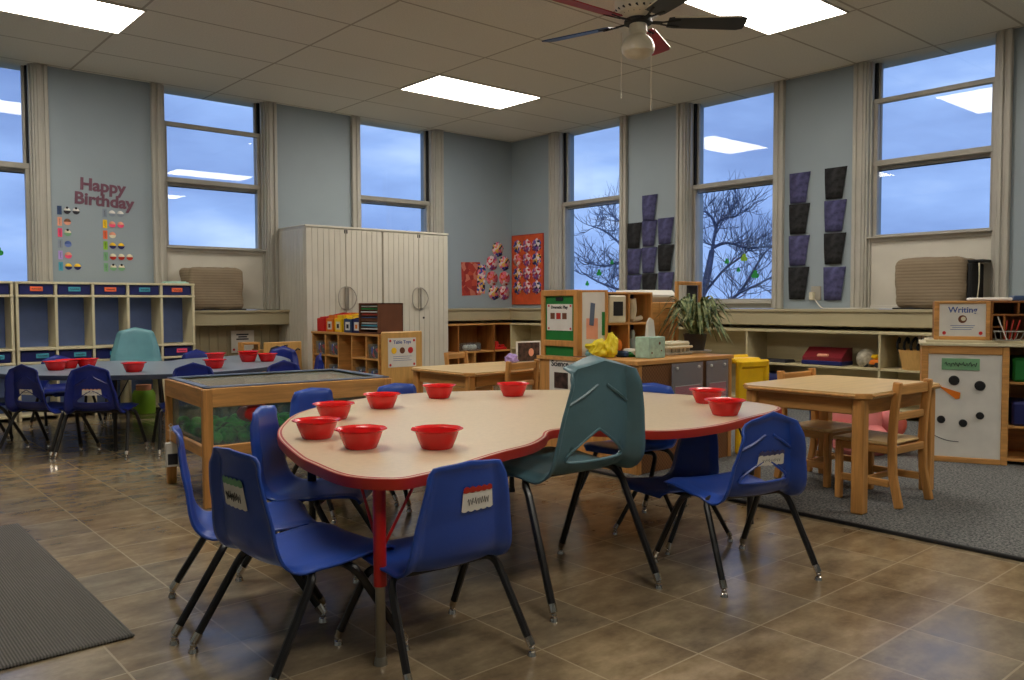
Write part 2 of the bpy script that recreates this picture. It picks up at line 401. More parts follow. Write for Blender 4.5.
def window(n, loc, rz, zb, low):
    w = bpy.data.objects.new('window_%d' % n, None); COL.objects.link(w); w.location = loc; w.rotation_euler = (0, 0, rz); w['kind'] = 'structure'
    zt = ZC
    rail = 2.03
    # casings, stepped mouldings both sides
    for s in (-1, 1):
        b = B(); e = s*.485
        b.box(min(e, e+s*.095), -.03, .846, max(e, e+s*.095), 0, zt, .004)
        b.box(min(e+s*.02, e+s*.05), -.042, .846, max(e+s*.02, e+s*.05), -.03, zt, .004)
        b.box(min(e+s*.070, e+s*.102), -.045, .846, max(e+s*.070, e+s*.102), 0, zt, .005)
        obj('casing', b, 'trim', w)
        j = B(); j.box(min(s*.47, s*.49), -.01, .846, max(s*.47, s*.49), .2, zt, .002); j.box(min(s*.455, s*.47), .02, .846, max(s*.455, s*.47), .05, zt, .002)
        obj('jamb', j, 'trim', w)
        t = B(); t.box(min(s*(HW+.022), s*.470), .088, rail, max(s*(HW+.022), s*.470), .14, zt, .001)
        obj('sash_track', t, 'dark', w)
    if low:
        b = B(); b.box(-.47, .045, .846, .47, .08, zb-.02, .003); b.box(-.47, .03, zb-.05, .47, .09, zb-.005, .004)
        b.box(-.47, .035, .846, .47, .05, .875, .003)
        obj('apron_panel', b, 'offwhite', w)
    b = B(); b.box(-.47, -.02, zb-.035 if not low else zb-.02, .47, .16, zb-.005, .004)
    if not low: b.box(-.47, .02, .846, .47, .12, zb-.03, .003)
    obj('sill', b, 'trim', w)
    lo = B(); d0, d1 = .06, .10
    for s in (-1, 1): lo.box(min(s*HW, s*.468), d0, zb-.01, max(s*HW, s*.468), d1, rail+.02, .004)
    lo.box(-HW-.002, d0, zb-.01, HW+.002, d1, zb+.012, .004); lo.box(-.468, d0-.006, rail-.02, .468, d1, rail+.026, .004)
    obj('lower_sash', lo, 'sash', w)
    up = B(); d0, d1 = .11, .145
    for s in (-1, 1): up.box(min(s*HW, s*(HW+.022)), d0, rail-.04, max(s*HW, s*(HW+.022)), d1, zt, .003)
    up.box(-HW-.02, d0, rail-.045, HW+.02, d1, rail+.01, .003)
    obj('upper_sash', up, 'sash', w)
    b = B(); b.box(-HW-.02, .13, rail-.052, HW+.02, .15, rail-.022, .002)
    obj('storm_rail', b, 'dark', w)
    if low:
        b = B(); b.box(-.468, .055, 2.515, .468, .10, 2.555, .004); obj('upper_rail', b, 'sash', w)
        for s in (-1, 1):
            b = B(); b.box(min(s*HW, s*.468), .06, rail+.02, max(s*HW, s*.468), .10, 2.53, .004); obj('side_stile', b, 'sash', w)
    g = B(); g.box(-HW-.003, .078, zb+.01, HW+.003, .082, rail-.015, 0); obj('pane', g, 'glass', w)
    g = B(); g.box(-HW-.003, .126, rail+.005, HW+.003, .130, zt, 0); obj('pane', g, 'glass', w)
    return w
for i, (c, zb, low) in enumerate(WINL): window(i+1, (c, YW, 0), 0, zb, low)
for i, (c, zb, low) in enumerate(WINR): window(i+4, (XW, c, 0), -PI/2, zb, low)
# ceiling lights
k = 0
LN = {(4.24, 5.83): 'bright fluorescent ceiling panel seen whole, near the corner above the beige cabinets',
      (.645, 5.83): 'bright fluorescent ceiling panel at the top left of the photo, above the cubbies',
      (4.24, 2.80): 'bright fluorescent ceiling panel at the top right, just past the ceiling fan'}
L0 = None
for x in (.645, 4.24):
    for y in (5.83, 2.80, -.24):
        lab = LN.get((x, y), 'fluorescent ceiling panel '+{(.645, 2.80): 'over the near left of the room, above the floor mat', (.645, -.24): 'behind the camera on the left', (4.24, -.24): 'behind the camera on the right'}.get((x, y), ''))
        if L0 is None:
            L0 = thing('ceiling_light', lab, 'ceiling light', (x, y, ZC), 0, 'fluorescent ceiling panels')
            f = B()
            for a in ((-.0, 0, 1.205, .014), (0, .606, 1.205, .62), (0, 0, .014, .62), (1.191, 0, 1.205, .62)):
                f.box(a[0], a[1], -.008, a[2], a[3], 0, .001)
            obj('frame', f, 'offwhite', L0); obj('diffuser', B().box(.014, .014, -.005, 1.191, .606, -.001, 0), 'panel', L0)
        else: dup(L0, (x, y, ZC), 0, lab)
# outdoors
struct('ground', B().box(8, -30, -4.2, 90, 70, -4.1, 0).box(-40, 9, -4.2, 8, 70, -4.1, 0), 'ground')
def twigs(b, p, d, L, r, depth):
    q = [p.copy()]; dd = d.copy(); n = 4
    for i in range(n):
        dd = (dd + Vector((random.uniform(-.25, .25), random.uniform(-.38, .38), random.uniform(-.2, .34)))).normalized(); q.append(q[-1]+dd*L/n)
    b.tube(q, (r, r*.45), 4 if depth < 2 else 5)
    if depth <= 0: return
    for i in range(1, n+1):
        for s in range(1 if random.random() < .35 else 2):
            nd = (dd + Vector((random.uniform(-.4, .4), random.uniform(-1, 1), random.uniform(-.3, .9)))).normalized()
            twigs(b, q[i], nd, L*random.uniform(.45, .7), r*.6, depth-1)
def tree(lab, trunk, limbs, seed):
    random.seed(seed)
    t = thing('bare_tree', lab, 'tree', (trunk[0][0], trunk[0][1], -4.1)); org = Vector(t.location)
    b = B(); b.tube([Vector(p)-org for p in trunk], (.16, .05), 8, smooth=4); obj('trunk', b, 'hazy_bark', t)
    b = B()
    for l in limbs:
        P = catmull([Vector(p)-org for p in l], 3)
        b.tube(P, (.034, .012), 6)
        for i in range(1, len(P)):
            d = (P[i]-P[i-1]).normalized()
            for s in range(3):
                nd = (d*.5+Vector((random.uniform(-.5, .5), random.uniform(-1, 1), random.uniform(-.5, 1)))).normalized()
                twigs(b, P[i], nd, random.uniform(.3, .6), .008, 1)
    obj('branches', b, 'hazy_bark', t)
tree('bare leafless tree outside the tall window right of the purple paper cluster',
     [(13.4, 9.9, -4.1), (13.1, 10.0, -2), (13.0, 9.78, .5), (13, 9.47, 1.14), (13, 9.29, 1.88)],
     [[(13.0, 9.29, 1.85), (13.0, 9.21, 2.28), (13.0, 9.08, 2.44), (13.0, 8.78, 2.47), (13.0, 8.65, 2.6)],
      [(13.0, 9.21, 2.28), (13.1, 9.39, 2.52), (13.0, 9.52, 2.64)], [(13.0, 9.29, 1.92), (12.9, 8.9, 1.99), (13.0, 8.52, 1.88), (13.0, 8.08, 1.89)],
      [(13.0, 9.78, .5), (13.0, 9.65, 0.84), (13.0, 9.07, 1.47), (13.0, 8.64, 1.74), (13.0, 8.52, 1.84)],
      [(13.0, 9.78, .5), (13.2, 9.0, 0.95), (13.1, 8.58, 1.31), (13.0, 8.2, 1.76), (13.0, 7.88, 1.98)],
      [(13.1, 9.9, .1), (13.0, 8.89, 0.95), (13.0, 8.35, 1.21), (13.0, 7.84, 1.43)]], 5)
tree('bare leafless tree outside the window nearest the room corner, branches reaching in from the right',
     [(12.4, 9.2, -4.1), (12.1, 9.5, -1.5), (12, 9.8, .4), (12, 9.94, .96)],
     [[(12.0, 9.94, .96), (12.0, 10.18, 1.14), (12.0, 10.58, 1.91), (12.0, 11.04, 2.28), (12.0, 11.42, 2.42)],
      [(12.0, 9.94, .96), (12.0, 10.18, 1.52), (12.0, 10.63, 1.68), (12.0, 11.09, 1.62), (12.0, 11.61, 1.72)],
      [(12.0, 9.94, 0.96), (12.0, 10.68, 1.15), (12.0, 11.25, 1.32), (12.0, 11.69, 1.52)],
      [(12.0, 9.94, .96), (12.0, 10.31, 2.08), (12.0, 10.68, 2.45), (12.0, 10.94, 2.62)]], 9)
random.seed(11)
# shamrock stickers on the panes
def clover(y, z, s, lab, mt='shamrock'):
    b = B()
    for a in (90, 210, 330): b.ball((0, math.cos(math.radians(a))*s*.45, math.sin(math.radians(a))*s*.45), s*.5, 10)
    b.bar((0, 0, 0), (0, -s*.1, -s*1.05), s*.14, s*.14)
    for v in b.bm.verts: v.co.x *= .012
    o = obj('window_sticker', b, mt); o.location = (XW+.0765, y, z); tag(o, lab, 'sticker', 'green stickers on the window panes')
clover(6.32, 1.235, .042, 'large green shamrock sticker, middle of the window nearest the corner')
clover(6.13, 1.345, .03, 'small green shamrock sticker high at the right edge of the window nearest the corner')
clover(6.50, 1.12, .032, 'green shamrock sticker at the lower left of the window nearest the corner')
clover(4.66, 1.295, .03, 'green sticker at the left of the window beside the purple paper columns', 'shamrock')
clover(4.47, 1.32, .042, 'lime green sticker, topmost in the window beside the purple paper columns', 'lime')
clover(4.35, 1.16, .046, 'largest green sticker at the right of the window beside the purple paper columns')
clover(4.53, 1.21, .026, 'tiny green sticker in the middle of the window beside the purple paper columns')
b = B(); [b.ball((math.cos(math.radians(a))*.02, 0, math.sin(math.radians(a))*.02), .022, 10) for a in (90, 210, 330)]
for v in b.bm.verts: v.co.y *= .03
o = obj('window_sticker', b, 'shamrock'); o.location = (1.27, YW+.076, 1.33); tag(o, 'green shamrock sticker on the pane at the far left edge of the photo', 'sticker', 'green stickers on the window panes')
# rug and mat
b = B(); b.box(3.21, -.5, 0, 6.3, 3.85, .012, .004); o = obj('area_rug', b, 'carpet'); tag(o, 'large grey flecked carpet under the small wooden table on the right', 'rug')
e = B(); e.box(3.192, -.52, 0, 3.21, 3.87, .014, .003); e.box(3.192, 3.85, 0, 6.3, 3.88, .014, .003); obj('edge_binding', e, 'dark', o, label='black bound edge')
b = B(); b.box(-.95, -.76, 0, 0, .76, .01, .004); o = obj('floor_mat', b, 'matmat'); o.location = (.675, 3.1, 0); o.rotation_euler = (0, 0, math.radians(0)); tag(o, 'grey ribbed floor mat lying on the tiles at the left edge', 'mat')
# ------------------------------------------------------------------ stacking chairs
def make_shell(kind, hs, ht, W, D, holes=True):
    """moulded seat and back in one shell; front is +Y"""
    P = [(D*.5+.012, hs-.03), (D*.5, hs-.004), (D*.36, hs+.002), (.0, hs-.008), (-D*.22, hs-.006), (-D*.31, hs+.012), (-D*.355, hs+.05), (-D*.375, hs+.11), (-D*.40, hs+(ht-hs)*.62), (-D*.43, ht-.01), (-D*.433, ht)]
    C = catmull([Vector((0, y, z)) for y, z in P], 6); n = len(C)
    L = [0]
    for a, b in zip(C, C[1:]): L.append(L[-1]+(b-a).length)
    T = L[-1]; L = [x/T for x in L]
    sb = next(L[i] for i in range(n) if i > 6*6)             # where the back starts
    def at(s):
        s = max(0, min(1, s))
        for i in range(1, n):
            if s <= L[i]:
                f = (s-L[i-1])/max(1e-6, L[i]-L[i-1]); t = (C[i]-C[i-1]).normalized(); return C[i-1].lerp(C[i], f), t
        return C[-1], (C[-1]-C[-2]).normalized()
    ws = [(0, .40), (.04, .46), (.12, .49), (.35, .49), (.5, .48), (.62, .465), (.8, .41), (.93, .35 if kind == 'P' else .36), (.97, .335 if kind == 'P' else .34), (1, .30)]
    def wid(s):
        for (a, x), (b, y) in zip(ws, ws[1:]):
            if s <= b: return W*(x+(y-x)*(s-a)/(b-a))
        return W*ws[-1][1]
    def f(a, s, off=0):
        c, t = at(s); nrm = Vector((0, -t.z, t.y)); aa = abs(a)
        back = max(0, min(1, (s-.45)/.15))
        fl = max(0, (aa-.74)/.26)**.85; fl = fl*fl*(3-2*fl)
        dep = (.044 if kind == 'P' else .022)*fl*(.3+.7*back)*(1-.75*max(0, (s-.93)/.07))
        cup = (1-aa*aa)*(.010+.010*back)
        x = a*wid(s)
        top = max(0, (s-.80)/.20)
        z = (.034 if kind == 'P' else .010)*(1-aa)*top
        lip = (.014 if kind == 'P' else .010)*max(0, (s-.97)/.03)
        p = c + nrm*(dep+cup+lip+off); p.x = x; p.z += z
        return p
    na, ns = 24, 46
    pts = []; 
    hole = []
    if kind == 'P' and holes:
        s0, s1 = sb-.035, sb+.085
        hp = [(-.60, s0+.014), (-.53, s0-.002), (0, s0-.004), (.53, s0-.002), (.60, s0+.014), (.53, s0+.04), (.08, s1), (-.08, s1), (-.53, s0+.04)]
        hole = [Vector(p) for p in hp]
    def inside(p, poly):
        c = False; j = len(poly)-1
        for i in range(len(poly)):
            a, b = poly[i], poly[j]
            if (a.y > p.y) != (b.y > p.y) and p.x < (b.x-a.x)*(p.y-a.y)/(b.y-a.y)+a.x: c = not c
            j = i
        return c
    for j in range(ns+1):
        for i in range(na+1):
            p = Vector((-1+2*i/na, j/ns))
            if hole and (inside(p, hole) or min((p-h).length for h in hole) < .012): continue
            pts.append(p)
    edges = []
    if hole:
        k = len(pts); pts += hole; m = len(hole); edges = [(k+i, k+(i+1) % m) for i in range(m)]
    v, e, fc, *_ = delaunay_2d_cdt(pts, edges, [], 0, 1e-5)
    bm = bmesh.new(); vs = [bm.verts.new(f(p.x, p.y)) for p in v]
    for q in fc:
        c = sum((v[i] for i in q), Vector((0, 0)))/len(q)
        if hole and inside(c, hole): continue
        try: bm.faces.new([vs[i] for i in q])
        except ValueError: pass
    for vv in [x for x in bm.verts if not x.link_faces]: bm.verts.remove(vv)
    return bm, f, hole, sb
class W_:                                                 # tiny wrapper so tubes can be added to a raw bmesh
    pass
def make_chair(name, lab, kind, m, hs, ht, W, D, holes=True, spread=.18, group=None):
    t = thing(name, lab, 'chair', group=group)
    bm, f, hole, sb = make_shell(kind, hs, ht, W, D, holes)
    bmesh.ops.recalc_face_normals(bm, faces=bm.faces)
    o = obj('seat_shell', bm, m, t, ang=50, solid=.006)
    if kind == 'P' and holes:
        r = B()
        r.tube([f(h.x, h.y, .004) for h in catmull([Vector((h.x, h.y, 0)) for h in hole], 3, True)], .0042, 6, closed=True)
        obj('grip_hole_rim', r, m, t)
        r = B()
        for s in (-1, 1): r.tube([f(s*.74, .835, .001), f(s*.45, .87, .006), f(s*.12, .90, .001)], .0055, 6)
        obj('back_rib', r, m, t)
    k = W/.34; rf, rb = D*.5-.0, D*.5+.01; R = .0105*k**.5
    fw = spread*1.0
    for s in (-1, 1):
        for (yf, yt, nm) in ((rf, .045, 0), (-rb, -.055, 1)):
            top = hs-.026-(0 if nm else .004)
            g = B(); pts = [(s*fw, yf, .030), (s*fw*.90, yt+(yf-yt)*.25, top-.045), (s*fw*.86, yt+(yf-yt)*.10, top-.014), (s*fw*.74, yt, top), (s*fw*.5, yt, top)]
            P = [Vector(pts[0])]+catmull([Vector(p) for p in pts[1:]], 5)
            g.tube(P, R, 8); lg = obj('leg', g, 'black', t)
            g = B(); c = Vector(pts[0]); dl = (P[1]-P[0]).normalized(); g.tube([c+dl*.018, c-dl*.006], R*1.1, 10); c = c-dl*.008; g.ball((c.x, c.y, .018), .0085, 10); g.lathe([(.005, .014), (.010, .010), (.0125, 0)], (c.x, c.y, 0), 12)
            obj('glide', g, 'chrome', lg, label='shiny metal glide')
    for y, top in ((.045, hs-.030), (-.055, hs-.026)):
        g = B(); g.tube([(-fw*.52, y, top), (fw*.52, y, top)], R, 8); obj('crossbar', g, 'black', t)
    g = B()
    for s in (-1, 1): g.tube([(s*fw*.5, .05, hs-.026), (s*fw*.5, -.06, hs-.024)], R*.8, 8)
    obj('seat_bracket', g, 'black', t)
    return t, f
def sticker(t, f, a0, a1, s0, s1, m, scal, off=.0065, nscal=5):
    def strip(aa, bb, ss, tt, o, wav=0):
        b = B(); n = 20; lo = []; hi = []
        for i in range(n+1):
            u = i/n; a = aa+(bb-aa)*u
            w = wav*abs(math.sin(u*PI*nscal))
            lo.append(b.bm.verts.new(f(a, ss-w*.4, o))); hi.append(b.bm.verts.new(f(a, tt+w, o)))
        for i in range(n): b.bm.faces.new((lo[i], lo[i+1], hi[i+1], hi[i]))
        return b
    w = (s1-s0)
    st = obj('name_sticker', strip(a0, a1, s0, s1, off, w*.16), 'white', t, label='white name sticker with a scalloped edge')
    if scal: obj('sticker_border', strip(a0, a1, s1-w*.12, s1+w*.06, off+.0006, w*.10), scal, st)
    b = B(); pts = []
    for i in range(26):
        u = i/25; pts.append(f(a0+(a1-a0)*(.15+.7*u), s0+w*(.42+.18*math.sin(i*2.3)), off+.0012))
    b.tube(pts, .0007, 4); obj('handwriting', b, 'ink', st)
# kinds
GC = 'small blue stacking chairs around the tan table'
C1, fC = make_chair('stacking_chair', 'blue chair with red-bordered name sticker, back to the camera, right of the red table leg', 'C', 'blue', .262, .512, .325, .35, group=GC)
C1.location = (1.235, 1.745, 0); C1.rotation_euler = (0, 0, -.06)
def at_(o, x, y, deg, lab, sc=None, g=None, skip=('name_sticker',)):
    return dup(o, (x, y, 0), math.radians(deg), lab, g, sc, skip)
CB = at_(C1, .975, 1.965, -85, 'blue chair with a cream name sticker, second from the left at the tan table', sc=1.06)
at_(C1, .99, 2.345, -108, 'leftmost blue chair at the tan table, seen edge-on beside the hanging white scoop', sc=1.06)
at_(C1, 1.35, 2.60, -134, 'blue chair at the left end of the tan table, its seat facing the red bowls', sc=1.05)
at_(C1, 1.80, 3.25, -168, 'blue chair behind the left bowls, its back against the sensory table')
at_(C1, 2.17, 3.17, -178, 'blue chair whose back just shows between bowls at the far side of the tan table')
at_(C1, 2.90, 2.50, 97, 'blue chair tucked behind the tan table, right of the teal adult chair')
at_(C1, 2.52, 1.98, 80, 'dark blue chair pushed fully under the right arm of the tan table', sc=.84)
sticker(C1, fC, -.12, .62, .80, .885, 'white', 'rededge')
sticker(CB, fC, -.50, .30, .775, .875, 'white', 'sage')
CR, fR = make_chair('stacking_chair', 'blue peaked-back chair with purple-edged sticker at the right end of the tan table', 'P', 'blue', .295, .525, .345, .36, spread=.188, group=GC)
CR.location = (2.37, 1.60, 0); CR.rotation_euler = (0, 0, -.30)
GF = 'blue stacking chairs around the far grey table'
CF, fF = make_chair('stacking_chair', 'dark blue chair with pink-bordered sticker, second from the left at the far grey table', 'P', 'blue2', .295, .522, .335, .36, spread=.195, group=GF)
CF.location = (1.39, 5.36, 0); CF.rotation_euler = (0, 0, math.radians(-34))
J1 = at_(CF, 1.16, 5.62, -57, 'dark blue chair with plain white sticker, nearest the left edge at the far grey table')
at_(CF, 1.83, 5.14, -12, 'dark blue chair at the far grey table, just left of the sensory table post')
at_(CF, 2.27, 4.98, 6, 'dark blue chair whose peaked back rises behind the sensory table at the far grey table', sc=1.0)
at_(CF, .90, 6.12, -84, 'dark blue chair cut off by the left edge of the photo', sc=1)
at_(CF, 2.45, 6.62, 170, 'blue chair at the far side of the grey table, right of the light teal chair', sc=.96)
at_(CF, 1.50, 6.72, 185, 'blue chair at the far side of the grey table, left of the light teal chair', sc=.95)
at_(CF, 2.92, 6.30, 130, 'blue chair at the right end of the far grey table, behind the stacked bowls', sc=1.0)
at_(CF, 2.78, 5.63, 70, 'dark blue chair seen beside the beige cabinet, right of the far grey table', sc=.97)
sticker(CR, fR, -.25, .50, .745, .82, 'white', 'purple')
sticker(CF, fF, -.38, .38, .73, .80, 'white', 'peach')
sticker(J1, fF, -.38, .30, .73, .79, 'white', None)
CT, fT = make_chair('teal_adult_chair', 'large teal stacking chair facing into the cutout of the tan table', 'P', 'teal', .40, .712, .41, .45, spread=.218)
CT.location = (1.835, 1.90, 0); CT.rotation_euler = (0, 0, math.radians(-3))
CT2, _ = make_chair('teal_adult_chair', 'light teal stacking chair behind the far grey table, facing the camera', 'P', 'teal2', .40, .685, .42, .42, holes=False, spread=.2)
CT2.location = (2.04, 6.92, 0); CT2.rotation_euler = (0, 0, math.radians(160))
# ------------------------------------------------------------------ kidney tables
KO = [(1.085, 1.69), (1.02, 1.80), (1.035, 2.0), (1.06, 2.14), (1.165, 2.48), (1.30, 2.73), (1.50, 2.99), (1.80, 3.19), (2.14, 3.26), (2.5, 3.14), (2.80, 2.92), (2.98, 2.70), (3.07, 2.5), (3.10, 2.25), (3.08, 2.0), (3.03, 1.85), (2.92, 1.77), (2.65, 1.725), (2.43, 1.69), (2.25, 1.70), (2.13, 1.76), (2.03, 1.93), (1.90, 1.99), (1.78, 1.90), (1.66, 1.83), (1.5, 1.79), (1.3, 1.72), (1.17, 1.685)]
def kidney(name, lab, loc, rz, mtop, medge, mleg, zt, legs, redleg):
    t = thing(name, lab, 'table', loc, rz)
    P = catmull([Vector((x-2.05, y-2.30, 0)) for x, y in KO], 5, True)
    obj('tabletop', B().prism([(p.x, p.y) for p in P], zt-.022, zt), mtop, t, ang=60)
    n = len(P); b = B(); rings = []
    for i in range(n):
        tg = (P[(i+1) % n]-P[i-1]).normalized(); nr = Vector((tg.y, -tg.x, 0))
        if nr.dot(P[i]) < 0 and i not in range(100, 135): pass
        rings.append((P[i], nr))
    sg = 1 if sum(p.dot(nr) for p, nr in rings) > 0 else -1
    rr = []
    for p, nr in rings:
        q = p+nr*sg*.004; q2 = p-nr*sg*.01
        rr.append([b.bm.verts.new((a.x, a.y, z)) for a, z in ((q2, zt-.03), (q, zt-.028), (q+nr*sg*.002, zt-.015), (q, zt-.001), (q2, zt+.0008))])
    for i in range(n):
        for k in range(4): b.bm.faces.new((rr[i][k], rr[(i+1) % n][k], rr[(i+1) % n][k+1], rr[i][k+1]))
    obj('edge_band', b, medge, t, label='coloured edge band')
    for (x, y, red) in legs:
        x -= 2.05; y -= 2.30; g = B(); mk = mleg if not red else redleg
        g.tube([(x, y, zt-.03), (x, y, .2)], .0165, 14); lg = obj('leg', g, mk, t)
        g = B(); g.tube([(x, y, .21), (x, y, .02)], .0125, 12); g.lathe([(.012, .022), (.015, .018), (.017, 0)], (x, y, 0), 12); obj('leg_extension', g, 'steel' if red else 'black', lg, label='bare metal lower leg' if red else None)
        c = Vector((-x, -y, 0)).normalized(); pr = Vector((-c.y, c.x, 0)); g = B()
        for s in (-1, 1):
            d = (c*.5+pr*s).normalized(); g.tube([Vector((x, y, .28)), Vector((x, y, zt-.03))+d*.085], .0042, 6)
        obj('leg_brace', g, mk, lg)
    return t
kidney('kidney_table', 'tan kidney-shaped table with red edge holding red bowls in the foreground', (2.05, 2.30, 0), 0, 'tan', 'rededge', 'black', .478,
       [(1.085, 1.755, 1), (1.40, 2.72, 0), (2.58, 2.98, 0), (2.93, 1.90, 0)], 'redmetal')
kidney('kidney_table', 'grey-blue kidney-shaped table with red bowls in front of the cubbies', (1.98, 6.08, 0), PI, 'greylam', 'greyedge', 'black', .478,
       [(1.40, 1.90, 0), (1.45, 2.85, 0), (2.55, 2.95, 0), (2.93, 1.90, 0)], 'black')
# ------------------------------------------------------------------ bowls
def bowl_mesh():
    b = B(); pr = [(.043, 0), (.046, .002), (.057, .028), (.064, .050), (.072, .054), (.076, .056), (.0755, .0585), (.070, .057), (.061, .052), (.054, .028), (.043, .005), (.001, .004)]
    seg = 36; rings = []
    for j, (r, z) in enumerate(pr):
        ring = []
        for k in range(seg):
            a = 2*PI*k/seg; w = 1+(.022*math.cos(a*9) if 3 <= j <= 9 else 0) * (1 if j in (4, 5, 6, 7) else .4)
            ring.append(b.bm.verts.new((r*w*math.cos(a), r*w*math.sin(a), z)))
        rings.append(ring)
    for A, C in zip(rings, rings[1:]):
        for k in range(seg): b.bm.faces.new((A[k], A[(k+1) % seg], C[(k+1) % seg], C[k]))
    b.bm.faces.new(rings[0][::-1]); b.bm.faces.new(rings[-1])
    return b
BW = obj('red_bowl', bowl_mesh(), 'bowl')
tag(BW, 'red plastic bowl alone at the front middle of the tan table', 'bowl', 'red bowls on the tan table')
BW.location = (1.414, 1.967, .4785)
nb = [(1.239, 2.368, 'red bowl at the left tip of the tan table, leftmost of all'), (1.492, 2.719, 'red bowl just behind and right of the leftmost bowl on the tan table'),
      (1.248, 2.116, 'red bowl nearest the left front edge of the tan table, second in the front row'), (1.796, 2.877, 'red bowl at the far left of the tan table, before the water table corner'),
      (2.177, 3.01, 'red bowl at the far edge of the tan table, below the far wooden table legs'), (2.474, 2.847, 'red bowl at the far edge of the tan table, just left of the teal chair'),
      (2.903, 2.095, 'red bowl at the right of the tan table, the one farther back of two'), (2.641, 1.824, 'red bowl at the right of the tan table, the nearer of two')]
for x, y, l in nb:
    o = BW.copy(); COL.objects.link(o); o.location = (x, y, .4785); o['label'] = l; o.rotation_euler = (0, 0, random.uniform(0, 6))
fb = [(1.28, 5.98, 0, 'red bowl on the far grey table, leftmost'), (1.38, 6.10, 0, 'red bowl on the far grey table, second from the left behind a chair back'), (1.50, 6.12, 0, 'red bowl on the far grey table half hidden between two chair backs'),
      (1.612, 5.483, 0, 'red bowl alone at the near edge of the far grey table below the teal chair'), (2.10, 5.42, 0, 'red bowl on the far grey table, nearer one of a pair right of centre'),
      (2.38, 6.12, 0, 'red bowl on the far grey table, farther one of a pair right of centre'), (2.52, 5.86, 0, 'red bowl right of the far grey table, lowest of a nested group'), (2.52, 5.86, .020, 'red bowl stacked inside another at the right of the far grey table'),
      (2.64, 5.80, 0, 'red bowl at the right end of the far grey table beside the nested bowls')]
for x, y, z, l in fb:
    o = BW.copy(); COL.objects.link(o); o.location = (x, y, .4785+z); o['label'] = l; o['group'] = 'red bowls on the far grey table'; o.scale = (1, 1, 1)
# ------------------------------------------------------------------ sensory table
T = thing('sensory_table', 'wooden framed water table with a clear tub, between the two kidney tables', 'table', (1.832, 3.905, 0), math.radians(-5))
hx, hy, tz = .462, .335, .53
for sx in (-1, 1):
    for sy in (-1, 1):
        obj('leg', B().box(sx*hx-(.045 if sx > 0 else 0), sy*hy-(.03 if sy > 0 else 0), 0, sx*hx+(.045 if sx < 0 else 0), sy*hy+(.03 if sy < 0 else 0), tz-.002, .004), 'woodz', T)
for z0, z1, nm in ((.445, .53, 'top_rail'), (.225, .275, 'lower_rail')):
    for s in (-1, 1):
        obj(nm, B().box(-hx+.04, s*hy-(.022 if s > 0 else 0), z0, hx-.04, s*hy+(.022 if s < 0 else 0), z1, .003), 'wood', T)
        obj(nm, B().box(s*hx-(.022 if s > 0 else 0), -hy+.03, z0, s*hx+(.022 if s < 0 else 0), hy-.03, z1, .003), 'woody', T)
b = B(); ix, iy = hx-.03, hy-.03
for a in ((-ix, -iy, ix, -iy+.004), (-ix, iy-.004, ix, iy), (-ix, -iy, -ix+.004, iy), (ix-.004, -iy, ix, iy)): b.box(a[0], a[1], .278, a[2], a[3], .53, 0)
b.box(-ix, -iy, .274, ix, iy, .279, 0); obj('tub', b, 'clear', T, label='clear plastic tub')
b = B()
for a in ((-hx+.01, -hy+.008, hx-.01, -hy+.045), (-hx+.01, hy-.045, hx-.01, hy-.008), (-hx+.01, -hy+.01, -hx+.045, hy-.01), (hx-.045, -hy+.01, hx-.01, hy-.01)): b.box(a[0], a[1], .5305, a[2], a[3], .537, .002)
obj('tub_rim', b, 'slate', T); 
b = B(); b.box(-ix+.02, -iy+.02, .5205, ix-.02, iy-.02, .524, .001); obj('lid', b, 'lid', T, label='grey translucent lid over the tub')
b = B(); 
for i in range(13):
    for j in range(9):
        x = -ix+.04+i*(2*ix-.08)/12; y = -iy+.04+j*(2*iy-.08)/8; h = .03+.045*noise.noise(Vector((x*7, y*7, 3)))+.02*random.random()
        b.ball((x, y, .285+h*.4), .036, 8, .5+h*8)
o = obj('aquarium_plants', b, 'weed', None); o.location = T.location; o.rotation_euler = T.rotation_euler; tag(o, 'bright green weedy filling along the bottom of the clear tub', 'filling', kind='stuff')
b = B(); b.ball((0, 0, 0), .1, 16, .5); b.box(-.09, -.05, -.02, .10, .06, .03, .02); o = obj('toy_boat', b, 'peach' if 0 else 'redplastic'); o.location = (1.60, 3.665, .40); o.scale = (.8, .7, .9); tag(o, 'red-orange plastic toy showing through the side of the clear tub', 'toy')
# scoop hanging from the left post
T = thing('sand_scoop', 'white plastic scoop hanging on the left post of the water table', 'scoop', (1.422, 4.18, .10), math.radians(-12)); T.scale = (.85, .85, .9)
b = B(); b.tube([(-.03, 0, .215), (-.03, 0, .13)], .0075, 8); b.tube([(-.03, 0, .215), (-.042, 0, .225), (-.03, 0, .235), (-.018, 0, .225), (-.03, 0, .215)], .003, 6); obj('handle', b, 'white', T)
b = B(); b.box(-.062, -.02, .0, .012, -.014, .13, .002); b.box(-.062, -.02, .0, -.057, .03, .12, .002); b.box(.007, -.02, .0, .012, .03, .12, .002); b.box(-.062, -.02, .118, .012, .03, .13, .006); obj('scoop_body', b, 'white', T)
b = B(); b.box(-.052, -.0225, .012, .002, -.0205, .072, .001); obj('label_patch', b, 'ink', T, label='dark rectangular patch')
